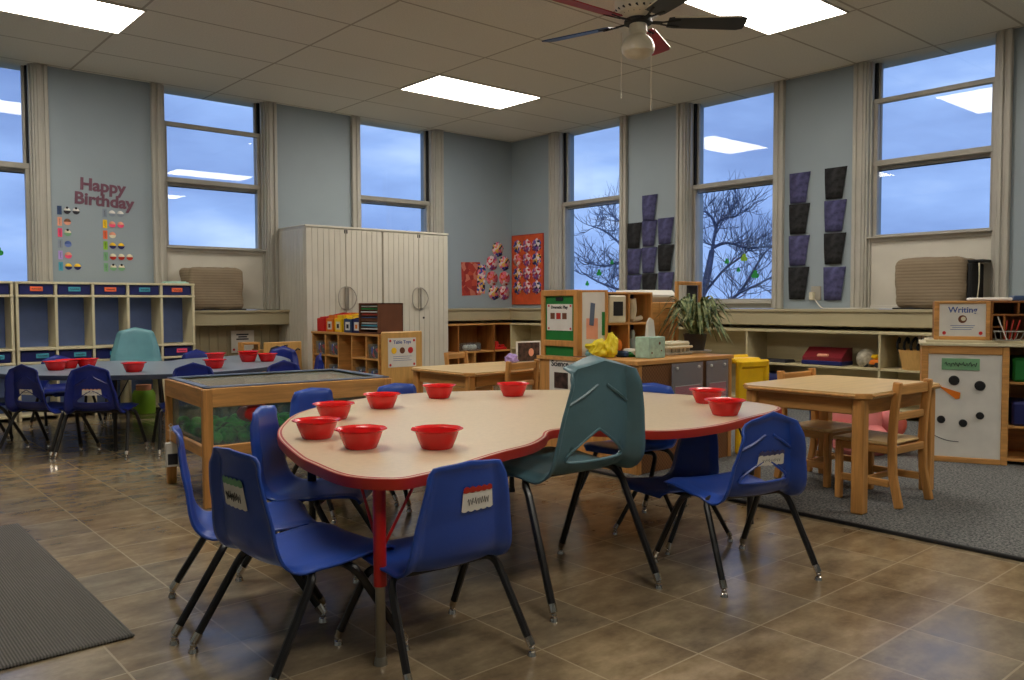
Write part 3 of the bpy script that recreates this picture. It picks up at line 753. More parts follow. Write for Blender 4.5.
# ------------------------------------------------------------------ small wooden table & chairs
def wtable(lab, x0, y0, x1, y1, h, edge=.03):
    cx, cy = (x0+x1)/2, (y0+y1)/2; t = thing('wooden_table', lab, 'table', (cx, cy, 0)); a, c = (x1-x0)/2, (y1-y0)/2
    k = .05; poly = [(-a+k, -c), (a-k, -c), (a, -c+k), (a, c-k), (a-k, c), (-a+k, c), (-a, c-k), (-a, -c+k)]
    obj('tabletop', B().prism(poly, h-.024, h), 'maple', t)
    e = B(); 
    for i in range(8):
        p, q = poly[i], poly[(i+1) % 8]; e.bar((p[0], p[1], h-.012), (q[0], q[1], h-.012), .022, .008, .002) if i % 2 == 0 else e.bar((p[0], p[1], h-.012), (q[0], q[1], h-.012), .008, .022, .002)
    obj('table_edge', e, 'wood', t)
    ins = .05
    for s in (-1, 1):
        obj('apron', B().box(-a+ins+.04, s*(c-ins)-.01, h-.095, a-ins-.04, s*(c-ins)+.01, h-.026, .003), 'wood', t)
        obj('apron', B().box(s*(a-ins)-.01, -c+ins+.03, h-.095, s*(a-ins)+.01, c-ins-.03, h-.026, .003), 'woody', t)
        for r in (-1, 1):
            xx, yy = s*(a-ins+.0), r*(c-ins+.0); obj('leg', B().box(xx-.026, yy-.026, 0, xx+.026, yy+.026, h-.026, .005), 'woodz', t)
    return t
t0 = wtable('light wooden square-cornered table on the grey rug at the right', 3.32, 1.61, 4.08, 2.22, .51); t0.location.z = .012
def wchair(lab, x, y, deg, z=.0, sc=1):
    t = thing('wooden_chair', lab, 'chair', (x, y, z), math.radians(deg), 'small wooden chairs'); t.scale = (sc,)*3
    w, d = .135, .135; hs, ht = .28, .545
    obj('seat', B().box(-w-.01, -d+.02, hs-.016, w+.01, d+.015, hs, .006), 'maple', t)
    for s in (-1, 1):
        b = B(); 
        P = [(s*w, -d-.025, 0), (s*w, -d+.005, .14), (s*w, -d+.010, hs), (s*w, -d+.004, hs+.12), (s*w, -d-.012, ht)]
        for p, q in zip(P, P[1:]):
            p2, q2 = Vector(p), Vector(q); dd = (q2-p2).normalized()*.004; b.bar(p2-(dd if p[2] > 0 else dd*0), q2+dd*(0 if q[2] == ht else 1), .026, .034, .004)
        b.xf(Matrix.Identity(4)); obj('rear_post', b, 'woodz', t)
        obj('leg', B().box(s*(w)-.014, d-.03, 0, s*(w)+.014, d, hs-.017, .004), 'woodz', t)
        obj('stretcher', B().box(s*w-.008, -d+.02, .085, s*w+.008, d-.03, .117, .003), 'woody', t)
        obj('seat_rail', B().box(s*w-.009, -d+.02, hs-.05, s*w+.009, d-.03, hs-.017, .003), 'woody', t)
    obj('seat_rail', B().box(-w+.014, d-.024, hs-.05, w-.014, d-.008, hs-.017, .003), 'wood', t); obj('seat_rail', B().box(-w+.014, -d-.005, hs-.05, w-.014, -d+.012, hs-.017, .003), 'wood', t)
    obj('stretcher', B().box(-w+.014, -.008, .09, w-.014, .008, .115, .003), 'wood', t)
    for z0, z1, y0 in ((ht-.058, ht-.012, -d-.018), (hs+.095, hs+.13, -d-.004)):
        obj('back_slat', B().box(-w+.013, y0-.0, z0, w-.013, y0+.014, z1, .005), 'wood', t)
    return t
wchair('wooden ladder-back chair at the near side of the light wooden table on the rug', 3.715, 1.735, -3, .012)
wchair('wooden chair tucked under the far side of the light wooden table on the rug', 3.88, 2.11, 176, .012)
wtable('long wooden table behind the tan table, reaching to the green divider', 3.14, 4.03, 4.35, 4.70, .47)
wchair('wooden chair behind the far wooden table, beside the beige cabinet', 4.02, 5.14, 196, 0, .95)
wchair('wooden chair at the near side of the far wooden table, left of the framed photo', 3.53, 4.12, 5, 0, .98)
# pink seat toy behind
T = thing('pink_plush_chair', 'rounded pink child seat on the rug behind the wooden table', 'toy seat', (4.72, 2.34, .012), math.radians(-20))
b = B(); b.ball((0, .02, .20), .15, 20, 1.1); obj('backrest', b, 'pinkfoam', T); b = B(); b.ball((0, -.06, .1), .13, 18, .75); b.box(-.12, -.14, 0, .12, .1, .1, .03); obj('seat', b, 'pinkfoam', T)
b = B(); b.ball((.2, -.05, .17), .09, 14); obj('armrest', b, 'pinkfoam', T); b = B(); b.ball((-.17, -.05, .14), .06, 14); obj('armrest', b, 'pinkfoam', T)
T = thing('floor_cushion', 'dark navy cushion behind the pink child seat', 'cushion', (5.0, 2.60, .012)); b = B(); b.box(-.2, -.12, 0, .2, .12, .40, .05); obj('cushion_body', b, 'navy', T)
# ------------------------------------------------------------------ cubbies
def cubby(lab, x1, nb, tags, gr):
    t = thing('cubby_unit', lab, 'cubby', (x1, 7.30, 0), 0, gr); w = .2686; n = nb; W = w*n+.02; H = 1.085
    for i in range(n+1): x = -W+i*w; obj('upright', B().box(x, 0, 0.0, x+.02, .34, H-.014, .002), 'cream', t)
    b = B()
    for z in (.035, .445, .553, .968, H-.014): b.box(-W-.002, -.003, z-.008, .002, .34, z+.010, .002)
    obj('shelf_boards', b, 'cream', t)
    obj('back_panel', B().box(-W+.01, .25, .03, -.01, .26, H-.02, 0), 'cubbyback', t)
    for i in range(n):
        x = -W+i*w+.02
        for z0, z1, tg in ((.98, 1.068, tags[0][i]), (.457, .542, tags[1][i])):
            d = B(); d.box(x+.006, .012, z0, x+w-.026, .245, z1-.006, .005); dr = obj('tray', d, 'navy', t)
            if tg:
                cx = x+w/2-.01+(.0 if z0 > .9 else .03); d = B(); d.box(cx-.045, .006, z0+.026, cx+.045, .013, z0+.062, .003); q = obj('name_tag', d, tg, dr)
                d = B(); d.tube([(cx-.032+k*.0045, .005, z0+.044+.006*math.sin(k*2.1)) for k in range(15)], .0016, 4); obj('handwriting', d, 'ink', q)
    return t
GQ = 'cream cubby units along the left wall'
cubby('cream cubby unit with five tall blue-backed bays below the birthday display', 2.662, 5, (['orange', 'tealtag', 'orange', 'tealtag', 'orange'], ['tealtag', 'tealtag', 'tealtag', None, 'pink']), GQ)
cubby('cream cubby unit at the far left edge of the photo, left of the main one', 1.285, 5, ([None, None, 'orange', 'tealtag', None], [None, None, 'orange', None, 'tealtag']), GQ)
b = B(); b.box(-.1, -.06, 0, .1, .06, .012, .003); b.box(-.09, -.05, .012, .08, .055, .02, .002); o = obj('paper_stack', b, 'mint'); o.location = (2.55, 7.45, 1.081); tag(o, 'thin stack of pale papers on the right end of the cubby top', 'papers')
# bag of green blocks under far table
T = thing('storage_jar', 'clear jar of bright green toys on the lower cubby shelf under the far grey table', 'jar', (2.19, 7.20-.0, 0)); b = B(); b.lathe([(.085, 0), (.09, .01), (.09, .16), (.075, .19)], (0, 0, 0), 20); obj('jar_body', b, 'lime', T); b = B(); b.lathe([(.06, .19), (.06, .235)], (0, 0, 0), 16); obj('lid', b, 'peach', T)
# ------------------------------------------------------------------ beige cabinets
def cabinet(lab, x0, x1, doors):
    t = thing('storage_cabinet', lab, 'cabinet', ((x0+x1)/2, 7.10, 0), 0, 'tall beige storage cabinets'); w = (x1-x0)/2; H = 1.64
    b = B(); b.box(-w, .02, .04, w, .585, H-.02, .003); b.box(-w+.02, .04, 0, w-.02, .56, .04, 0)
    k = -.0
    y = .04
    while y < .55: b.box(-w-.006, y, .06, -w, y+.052, H-.04, .003); y += .057
    obj('body', b, 'cabinet', t)
    obj('top_panel', B().box(-w-.006, -.004, H-.02, w+.006, .59, H, .003), 'cabinet', t)
    for (a, c, hs) in doors:
        a -= (x0+x1)/2; c -= (x0+x1)/2
        b = B(); n = max(2, round((c-a)/.06)); q = (c-a-.006)/n
        b.box(a+.003, .006, .05, c-.003, .02, H-.026, .002)
        for i in range(n): b.box(a+.003+i*q+.0015, .0, .052, a+.003+(i+1)*q-.0015, .008, H-.028, .002)
        d = obj('door', b, 'cabinet', t)
        if hs:
            hx = c-.012 if hs > 0 else a+.012
            b = B(); b.tube([(hx+hs*(-.085)*math.cos(math.radians(an))*1+0, -.028+.022*abs(math.sin(math.radians(an)))-.0, .955+.11*math.sin(math.radians(an))) for an in range(-90, 91, 15)], .006, 8); obj('handle', b, 'sash', d, label='curved bow handle')
            b = B(); b.box(hx-.006, -.03, .85, hx+.006, -.001, 1.06, .003); obj('pull_bar', b, 'sash', d)
            b = B(); b.box(hx-.006, -.007, 1.575, hx+.006, .0, 1.61, .002); obj('catch', b, 'dark', d)
    return t
cabinet('tall beige double cabinet, left one, under the narrow window', 3.625, 4.452, [(3.625, 4.045, 1), (4.045, 4.452, -1)])
c2 = cabinet('tall beige double cabinet, right one, with a keyhole in its right door', 4.462, 5.265, [(4.462, 4.89, 1), (4.89, 5.265, -1)])
b = B(); b.lathe([(.011, 0), (.011, .008)], (0, 0, 0), 12); b.xf(Matrix.Translation((4.945-4.8635, .002, .755)) @ Matrix.Rotation(PI/2, 4, 'X')); obj('keyhole', b, 'dark', c2)
# ------------------------------------------------------------------ toy shelf + bins + organizer
T = thing('toy_shelf', 'honey wood toy shelf with cubby holes in front of the beige cabinets', 'shelf', (3.55, 5.735, 0)); H = .655
ys = [0, .19, .42, .65, .88, 1.11]
b = B()
for y in ys: b.box(.0, y-.009, 0, .34, y+.009, H-.02, .002)
b.box(.33, 0, .02, .34, 1.11, H-.02, 0); obj('dividers', b, 'wood', T)
b = B(); b.box(-.008, -.012, H-.02, .345, 1.125, H, .003); b.box(0, .0, .03, .34, 1.11, .05, .002); b.box(0, .0, .24, .34, 1.11, .255, .002)
b.box(0, 0.01, .44, .34, .42, .455, .002); b.box(0, .65, .44, .34, 1.10, .455, .002); obj('shelf_boards', b, 'woody', T)
for i, (y, z, m) in enumerate(((.10, .455, 'toys'), (.10, .255, 'toys'), (.30, .255, 'toys'), (.76, .255, 'toys'), (.76, .455, 'toys'), (1.0, .455, 'toys'), (1.0, .255, 'ink'))):
    q = thing('toy_bin', ['clear bin of mixed toys at the upper right hole of the toy shelf', 'clear bin of mixed toys at the lower right hole of the toy shelf', 'clear bin of toys in the lower second hole from the right of the toy shelf', 'clear bin of toys in the lower second hole from the left of the toy shelf',
      'clear bin of toys in the upper second hole from the left of the toy shelf', 'clear bin of toys in the upper leftmost hole of the toy shelf', 'dark bin in the lower leftmost hole of the toy shelf'][i], 'bin', (3.57, 5.735+y, z), 0, 'bins in the toy shelf')
    b = B(); b.prism([(0, -.07), (.2, -.08), (.2, .08), (0, .07)], 0, .115, lambda x, y, z: (x-.01*z/.1, y, z)); obj('bin_body', b, 'clear', q); b = B(); b.box(.006, -.062, .004, .19, .062, .10, .012); obj('toys', b, m, q)
T = thing('shelf_divider_panel', 'honey wood end panel with a Table Toys sign beside the toy shelf', 'panel', (3.56, 5.70, 0))
b = B(); b.box(0, -.006, 0, .395, .018, .675, .012); obj('panel', b, 'birch', T); b = B(); b.box(.055, -.010, .385, .325, -.006, .622, .001); q = obj('sign', b, 'white', T, label='white sign reading Table Toys')
obj('lettering', text_up('Table Toys', .038, .19, -.0105, .588, bold=.0008), 'blueink', q)
for i, m in enumerate(('yellow', 'brown', 'redplastic')): b = B(); b.ball((.11+i*.08, -.0105, .52), .026, 12); [setattr(v.co, 'y', -.0105+(v.co.y+.0105)*.04) for v in b.bm.verts]; obj('picture', b, m, q)
for x, z in ((.075, .60), (.305, .60), (.075, .405), (.305, .405)): b = B(); b.ball((x, -.0105, z), .011, 10); [setattr(v.co, 'y', -.0105+(v.co.y+.0105)*.06) for v in b.bm.verts]; obj('apple_mark', b, 'redplastic', q)
b = B(); [b.box(.10+.0*i, -.0112, .47-i*.016, .28-.02*(i % 2), -.0104, .473-i*.016, 0) for i in range(3)]; obj('small_print', b, 'blueink', q)
# narrow white bin by end panel
b = B(); b.prism([(-.05, -.03), (.05, -.03), (.05, .03), (-.05, .03)], 0, .28); b.bm.faces.ensure_lookup_table()
o = obj('plastic_crate', b, 'offwhite'); o.location = (3.92-.05, 5.60, 0); o.scale = (1.1, 1, 1.25); tag(o, 'tall white plastic crate standing before the Table Toys panel', 'crate')
for i, (y, m, l) in enumerate(((6.745, 'redplastic', 'red book bin at the left end of the row on the toy shelf'), (6.58, 'pumpkin', 'orange book bin with white label on the toy shelf'), (6.43, 'yellow', 'yellow book bin in the middle of the row on the toy shelf'), (6.265, 'fanblue', 'blue book bin with white label on the toy shelf'), (6.12, 'navy', 'dark blue book bin at the right end of the row, beside the brown organizer'))):
    q = thing('book_bin', l, 'bin', (3.58, y, H+.001), 0, 'coloured bins on the toy shelf')
    b = B(); s_ = [(0, .0), (.26, 0), (.26, .165), (.0, .115)]
    for sy in (-.066, .060): b.prism(s_, sy, sy+.006, lambda x, y, z: (x, z, y))
    b.box(0, -.066, 0, .006, .066, .115, .002); b.box(.254, -.066, 0, .26, .066, .165, .002); b.box(0, -.066, 0, .26, .066, .006, .001); obj('bin_body', b, m, q)
    b = B(); [b.box(.02+k*.035, -.05, .008, .035+k*.035, .05, .13+.02*math.sin(k*3+i), .003) for k in range(6)]; obj('books', b, ['redplastic', 'pumpkin', 'yellow', 'yellow', 'green'][i], q)
    if i != 0: b = B(); b.box(-.004, -.035, .02, .0, .035, .09, .001); lb = obj('bin_label', b, 'white' if i != 2 else 'banana', q); b = B(); b.box(-.0055, -.018, .035, -.0038, .018, .07, 0); obj('picture', b, ['ink', 'brown', 'ink', 'ink', 'pumpkin'][i], lb)
T = thing('paper_organizer', 'dark brown paper organizer with coloured sheets in its slots on the toy shelf', 'organizer', (3.56, 5.75, H+.001))
b = B(); b.box(0, 0, 0, .24, .012, .25, .002); b.box(0, .29, 0, .24, .302, .25, .002); b.box(0, 0, .238, .24, .302, .25, .002); b.box(0, 0, 0, .24, .302, .012, .002); b.box(.23, 0, 0, .24, .302, .25, 0); obj('case', b, 'brown', T)
for k in range(9):
    z = .032+k*.023; b = B(); b.box(.004, .013, z, .23, .289, z+.003, 0); obj('divider_shelf', b, 'brown', T)
    b = B(); b.box(.008+.004*(k % 3), .02, z+.004, .2, .28, z+.012+.004*(k % 2), 0); obj('paper_stack', b, ['white', 'tealtag', 'white', 'brown', 'fanblue', 'rededge', 'white', 'green', 'offwhite'][k], T)
# ------------------------------------------------------------------ crate and wall sign between cubbies and cabinet
b = B(); b.box(3.13, 7.66, .44, 3.355, 7.664, .65, 0); o = thing('wall_sign', 'white sign on the beige wall below the ledge, left of the beige cabinets', 'sign', (3.24, 7.68, .44))
for v in b.bm.verts: v.co -= Vector((3.24, 7.68, .44))
obj('sheet', b, 'white', o); b = B()
for k in range(3): b.box(-.06+.02*(k % 2), -.0205, .165-k*.022, .06-.015*(k % 2), -.0195, .178-k*.022, 0)
obj('lettering', b, 'ink', o); b = B(); b.ball((-.085, -.0205, .03), .012, 8); [setattr(v.co, 'y', -.0202+(v.co.y+.0205)*.05) for v in b.bm.verts]; obj('apple_mark', b, 'redplastic', o)
T = thing('puppet_box', 'light wooden box front with a dark drawing, left of the beige cabinets', 'box', (3.25, 6.9, 0))
b = B(); b.box(-.14, 0, .0, .22, .014, .565, .006); obj('front_panel', b, 'birch', T); b = B(); b.box(-.14, .014, 0, -.126, .25, .5, .002); b.box(.206, .014, 0, .22, .25, .5, .002); b.box(-.126, .014, 0, .206, .25, .3, .002); obj('box_body', b, 'wood', T)
b = B(); b.tube([(-.09, -.002, .46), (-.07, -.002, .51), (-.02, -.002, .525), (.03, -.002, .51), (.05, -.002, .47), (.02, -.002, .50), (-.03, -.002, .50), (-.09, -.002, .46)], .010, 6); b.tube([(.05, -.002, .53), (.08, -.002, .535), (.07, -.002, .515)], .007, 6); b.tube([(.15, -.002, .48), (.18, -.002, .50), (.20, -.002, .49)], .007, 6); obj('drawing', b, 'ink', T)
T = thing('wooden_rack', 'small honey wood rack with a blue basket, left of the drawn box front', 'rack', (3.03, 7.0, 0)); b = B(); b.box(-.07, 0, 0, -.055, .1, .565, .003); b.box(.075, 0, 0, .09, .1, .565, .003); b.box(-.055, 0, .545, .075, .1, .565, .003); b.box(-.055, 0, .35, .075, .1, .37, .003); obj('frame', b, 'wood', T); b = B(); b.box(-.04, .005, .372, .07, .095, .49, .01); obj('basket', b, 'navy', T)
b = B(); b.box(-.06, -.05, 0, .07, .05, .02, .004); o = obj('blue_case', b, 'navy'); o.location = (3.33, 7.02, .301); o.scale = (1, 1, 1); tag(o, 'flat dark blue case lying in the drawn box', 'case')
# ------------------------------------------------------------------ low shelves under the ledge
T = thing('low_shelf', 'natural wood low shelf under the ledge, between beige cabinet and room corner', 'shelf', (5.30, 7.33, 0))
b = B(); 
for x in (.0, .265, .78, 1.075): obj('upright', B().box(x, 0, 0, x+.018, .32, .655, .002), 'oak', T)
b.box(0, .31, 0, 1.09, .32, .66, 0); obj('back_panel', b, 'oak', T); b = B(); b.box(-.005, -.004, .655, 1.10, .325, .672, .002); b.box(0, 0, .345, 1.09, .32, .363, .002); b.box(0, 0, .04, 1.09, .32, .058, .002); b.box(.5, 0, .058, .518, .32, .345, .002); obj('boards', b, 'wood', T)
b = B(); b.box(-.11, -.07, 0, .11, .07, .09, .008); o = obj('clear_bin', b, 'clear'); o.location = (5.80, 7.42, .3635); tag(o, 'clear bin with white objects on the low wooden shelf near the corner', 'bin')
b = B(); [b.ball((-.07+.045*i, 0, .04), .03, 8) for i in range(4)]; o = obj('white_toys', b, 'white'); o.location = (5.80, 7.42, .3645); tag(o, 'white toy pieces inside the clear bin on the low wooden shelf', 'toys')
b = B(); b.box(-.11, -.06, 0, .11, .06, .03, .01); b.box(-.06, -.04, .03, .0, .04, .10, .01); b.box(.02, -.03, .03, .1, .03, .06, .01); o = obj('red_toy', b, 'redplastic'); o.location = (6.2, 7.42, .3635); tag(o, 'red toy vehicle on the low wooden shelf beside the corner', 'toy')
def rshelf(lab, y0, y1, divs):
    t = thing('low_shelf', lab, 'shelf', (6.30, y0, 0), 0, 'cream low shelves under the right-hand windows'); L = y0-y1; b = B()
    for d in [0]+divs+[L-.018]: obj('upright', B().box(0, -d-.018, 0, .32, -d, .652, .002), 'shelfcream', t)
    b.box(.31, -L, 0, .32, 0, .65, 0); obj('back_panel', b, 'shelfcream', t); b = B(); b.box(-.006, -L, .652, .33, 0, .672, .002); b.box(0, -L, .372, .32, 0, .39, .002); b.box(0, -L, .06, .32, 0, .078, .002); obj('boards', b, 'shelfcream', t); return t
rshelf('cream low shelf behind the green divider, nearest the room corner', 7.30, 5.0, [1.1])
rshelf('long cream low shelf with the red case and toy, behind the wooden table', 4.99, 1.2, [.845, 2.02, 2.9])
T = thing('toy_register', 'dark red and blue toy case on the cream shelf behind the wooden table', 'toy', (6.42, 3.45, .391)); b = B(); b.prism([(-.09, 0), (.09, 0), (.09, .14), (.02, .14), (-.09, .06)], -.17, .17, lambda x, y, z: (x, z, y)); obj('case_body', b, 'maroon', T); b = B(); b.box(-.10, -.175, 0, .095, .175, .035, .006); obj('base', b, 'navy', T); b = B(); b.box(-.085, -.05, .06, -.04, .05, .09, .01); obj('keys', b, 'peach', T)
T = thing('toy_truck', 'small orange and yellow toy truck with a pale dome on the cream shelf', 'toy', (6.42, 3.07, .391)); b = B(); b.box(-.05, -.09, .02, .05, .06, .06, .01); obj('truck_body', b, 'pumpkin', T); b = B(); b.box(-.04, -.06, .06, .04, .04, .10, .015); obj('cab', b, 'yellow', T); b = B(); b.ball((0, .05, .06), .075, 14, 1.1); obj('dome', b, 'carton', T)
for sx in (-1, 1):
    for yy in (-.06, .03): b = B(); b.lathe([(.02, -.008), (.02, .008)], (0, 0, 0), 12); b.xf(Matrix.Translation((sx*.05, yy, .02)) @ Matrix.Rotation(PI/2, 4, 'Y')); obj('wheel', b, 'dark', T)
b = B(); b.box(-.08, -.15, 0, .08, .15, .014, .003); b.box(-.07, -.14, .014, .08, .13, .022, .002); o = obj('magazine_pile', b, 'ink'); o.location = (6.40, 3.92, .391); tag(o, 'dark flat magazines on the cream shelf left of the red case', 'magazines')
b = B(); b.box(-.1, -.2, 0, .1, .2, .06, .01); o = obj('blue_folder', b, 'navy'); o.location = (6.44, 4.0, .0785+.24); o.location.z = .0785; o.scale = (1, 1, 3.6); tag(o, 'dark blue box on the lowest cream shelf left of the wooden chair back', 'box')
T = thing('basket_of_tools', 'tan basket with black and striped handles on the cream shelf near the snowman board', 'basket', (6.40, 2.72, .391)); b = B(); b.lathe([(.10, 0), (.13, .15), (.125, .15), (.095, .01)], (0, 0, 0), 20); obj('basket_body', b, 'birch', T); 
b = B()
for k in range(5): b.tube([(0, -.1+.05*k, .05), (-.02, -.06+.05*k, .17), (.02, -.10+.06*k, .24), (-.01, -.15+.07*k, .20)], .010, 6, smooth=3)
obj('handles', b, 'dark', T); b = B(); [b.box(-.05, -.16+.03*k, .20, -.03, -.145+.03*k, .26, .004) for k in range(5)]; obj('striped_band', b, 'white', T)
T = thing('crate_of_books', 'tan magazine box on the cream shelf just left of the snowman board', 'box', (6.35, 2.5, .391)); b = B(); b.box(-.05, -.07, 0, .15, .07, .20, .004); obj('box_body', b, 'birch', T)
# ------------------------------------------------------------------ science cabinets and divider
T = thing('science_cabinet', 'honey wood cabinet with the Science sign, behind the teal chair', 'cabinet', (3.27, 2.79, 0)); H = .60
b = B(); b.box(0, 0, 0, .014, .74, H-.02, .003); b.box(.014, .72, 0, .36, .74, H-.02, .003); b.box(.35, .33, 0, .36, .72, H-.02, 0); obj('side_panel', b, 'woodz', T)
b = B(); b.box(.014, .0, 0, .82, .012, H-.02, 0); obj('woven_back', b, 'weave', T, label='dark woven-texture back panel'); obj('frame_post', B().box(0, -.006, 0, .03, 0, H-.02, .002), 'woodz', T); obj('frame_post', B().box(.795, -.006, 0, .825, .0, H-.02, .002), 'woodz', T); obj('end_panel', B().box(.812, .0, 0, .825, .33, H-.02, .002), 'woodz', T); obj('rear_panel', B().box(.36, .32, .03, .81, .33, H-.02, 0), 'woodz', T)
b = B(); b.prism([(-.012, -.012), (.835, -.012), (.835, .36), (.37, .36), (.37, .75), (-.012, .75)], H-.02, H); obj('worktop', b, 'wood', T)
b = B(); b.box(-.004, .385, .285, -.0, .65, .592, 0); q = obj('sign', b, 'white', T, label='white sign reading Science')
obj('lettering', text_up('Science', .046, -.0045, .565, .558, -PI/2, bold=.001), 'ink', q); b = B(); b.box(-.0055, .50, .42, -.004, .61, .51, 0); obj('picture', b, 'photo', q); b = B(); b.ball((-.0045, .625, .31), .012, 8); [setattr(v.co, 'x', -.0048+(v.co.x+.0045)*.05) for v in b.bm.verts]; obj('apple_mark', b, 'redplastic', q); b = B(); b.ball((-.0045, .42, .33), .03, 10); [setattr(v.co, 'x', -.0048+(v.co.x+.0045)*.05) for v in b.bm.verts]; obj('picture', b, 'blueink', q)
for i, (x0, x1, l) in enumerate(((3.53, 3.80, 'clear vinyl pocket with a pink card hanging on the woven cabinet back, left one'), (3.835, 4.04, 'clear vinyl pocket with a pink card hanging on the woven cabinet back, right one'))):
    q = thing('hanging_pocket', l, 'pocket', (x0, 2.775, .35), 0, 'clear pockets on the woven back'); w = x1-x0
    b = B(); b.box(0, -.006, 0, w, -.003, .225, .001); b.box(.0, -.002, 0, w, .0, .225, .001); obj('pocket', b, 'bag', q); b = B(); b.box(.03, -.0028, .01, w-.02, -.0022, .10, 0); obj('card', b, 'pink', q); b = B(); b.box(.035, -.0075, .015, w-.025, -.0065, .02, 0); b.box(.03, -.0035, .1, w-.02, -.003, .104, 0); obj('card_border', b, 'white', q)
    b = B(); [b.ball((xx, -.008, .2), .008, 8) for xx in (.04, w-.04)]; obj('clip', b, 'white', q)
# tall framed divider
T = thing('framed_divider', 'tall wood-framed green board with a Dramatic Play sign beside the science cabinet', 'divider', (3.30, 3.53, 0))
b = B(); b.box(-.02, -.03, 0, .03, 0, .975, .004); b.box(-.02, -.30, H+.003, .02, -.265, .975, .004); b.box(-.02, -.27, .94, .02, -.02, .975, .004); b.box(-.02, -.27, .655, .02, -.02, .69, .004); obj('frame', b, 'woodz', T)
b = B(); b.box(-.006, -.268, .602, .006, -.028, .945, 0); obj('green_board', b, 'green', T); b = B(); b.box(-.010, -.248, .745, -.006, -.045, .895, 0); q = obj('sign', b, 'white', T, label='white sign reading Dramatic Play')
obj('lettering', text_up('Dramatic Play', .024, -.0105, -.146, .877, -PI/2, bold=.0006), 'ink', q)
for k, m in enumerate(('brown', 'rededge', 'brown')): b = B(); b.box(-.011, -.205+k*.048, .81, -.0098, -.170+k*.048, .845, .0); obj('picture', b, m, q)
for y, z in ((-.235, .885), (-.06, .885), (-.235, .757), (-.06, .757)): b = B(); b.ball((-.0105, y, z), .007, 8); [setattr(v.co, 'x', -.0105+(v.co.x+.0105)*.1) for v in b.bm.verts]; obj('apple_mark', b, 'redplastic', q)
b = B(); b.box(-.011, -.175, .913, -.006, -.115, .935, .002); obj('handle_slot', b, 'dark', T)
T = thing('white_notice_board', 'white board with a pink and a grey paper, right of the green board', 'board', (3.315, 3.235, H+.001), math.radians(-38)); T.scale = (.56, 1, 1)
b = B(); b.box(0, .0, 0, .245, .012, .36, .003); obj('board', b, 'white', T); b = B(); b.box(.235, -.012, 0, .262, .018, .372, .003); b.box(0, 0, .36, .24, .014, .372, .002); obj('frame', b, 'woodz', T)
b = B(); b.box(.05, -.003, .10, .165, -.0015, .215, 0); obj('paper', b, 'peach', T, label='pink-orange paper'); b = B(); b.box(.085, -.006, .175, .13, -.004, .30, 0, Matrix.Rotation(.12, 3, 'Y')); obj('paper', b, 'slate', T, label='slate grey paper'); b = B(); b.box(.205, -.008, .12, .235, -.002, .25, .002); obj('green_strip', b, 'green', T)
# cubby hutch
T = thing('cubby_hutch', 'small wood hutch of four cubbies standing on the science cabinet', 'hutch', (3.44, 3.16, H+.001)); W = .40; h = .362
[obj('upright', B().box(x, 0, 0, x+.014, .14, h, .002), 'woodz', T) for x in (0, .185, W-.014)]; b = B(); [b.box(0, 0, z, W, .14, z+.012, .002) for z in (0, .175, h-.012)]; obj('boards', b, 'wood', T); obj('back', B().box(0, .135, 0, W, .14, h, 0), 'navy', T)
q = thing('toy_oven', 'white frame with a dark square window in the upper left cubby of the hutch', 'toy', (3.455, 3.155, H+.1885)); b = B(); b.box(.004, 0, 0, .146, .09, .155, .006); obj('oven_body', b, 'banana', q); b = B(); b.box(.035, -.003, .04, .115, .0, .12, .003); obj('window', b, 'dark', q)
b = B(); b.tube([(0, 0, .01), (.05, 0, .012), (.085, 0, .02)], (.016, .014), 10, smooth=4); b.tube([(.0, 0, .01), (.012, 0, .06), (.0, 0, .13)], (.018, .026), 10, smooth=4); o = obj('play_boot', b, 'banana'); o.location = (3.715, 3.215, H+.194); tag(o, 'pale cream toy boot in the upper right cubby of the hutch', 'toy boot')
T = thing('toy_pumpkin', 'orange toy pumpkin in the lower left cubby of the hutch', 'toy pumpkin', (3.54, 3.225, H+.014)); b = B(); [b.ball((math.cos(a)*.03, math.sin(a)*.03, .045), .042, 12, 1.05) for a in [i*PI/4 for i in range(8)]]; obj('pumpkin_body', b, 'pumpkin', T); b = B(); b.tube([(0, 0, .08), (.01, 0, .11)], .008, 6); obj('stem', b, 'green', T)
b = B(); b.lathe([(.03, 0), (.038, .02), (.03, .06), (.012, .08), (.014, .11), (.008, .13)], (0, 0, 0), 16); o = obj('glass_bottle', b, 'silver'); o.location = (3.73, 3.22, H+.0135); tag(o, 'small grey bottle in the lower right cubby of the hutch', 'bottle')
# white roll of fabric and wood box behind
T = thing('wooden_box', 'honey wood box right of the cubby hutch, under the white blanket', 'box', (3.97, 3.30, H-.6)); b = B(); b.box(0, 0, 0, .30, .3, .905, .005); obj('box_body', b, 'wood', T); b = B(); b.box(.10, -.004, .6, .115, 0, .905, .001); obj('edge_strip', b, 'woodz', T)
b = B(); b.box(-.12, -.02, 0, .22, .26, .075, .03); o = obj('folded_blanket', b, 'white'); o.location = (4.06, 3.33, .906); tag(o, 'white folded blanket lying on the wooden box behind the hutch', 'blanket')
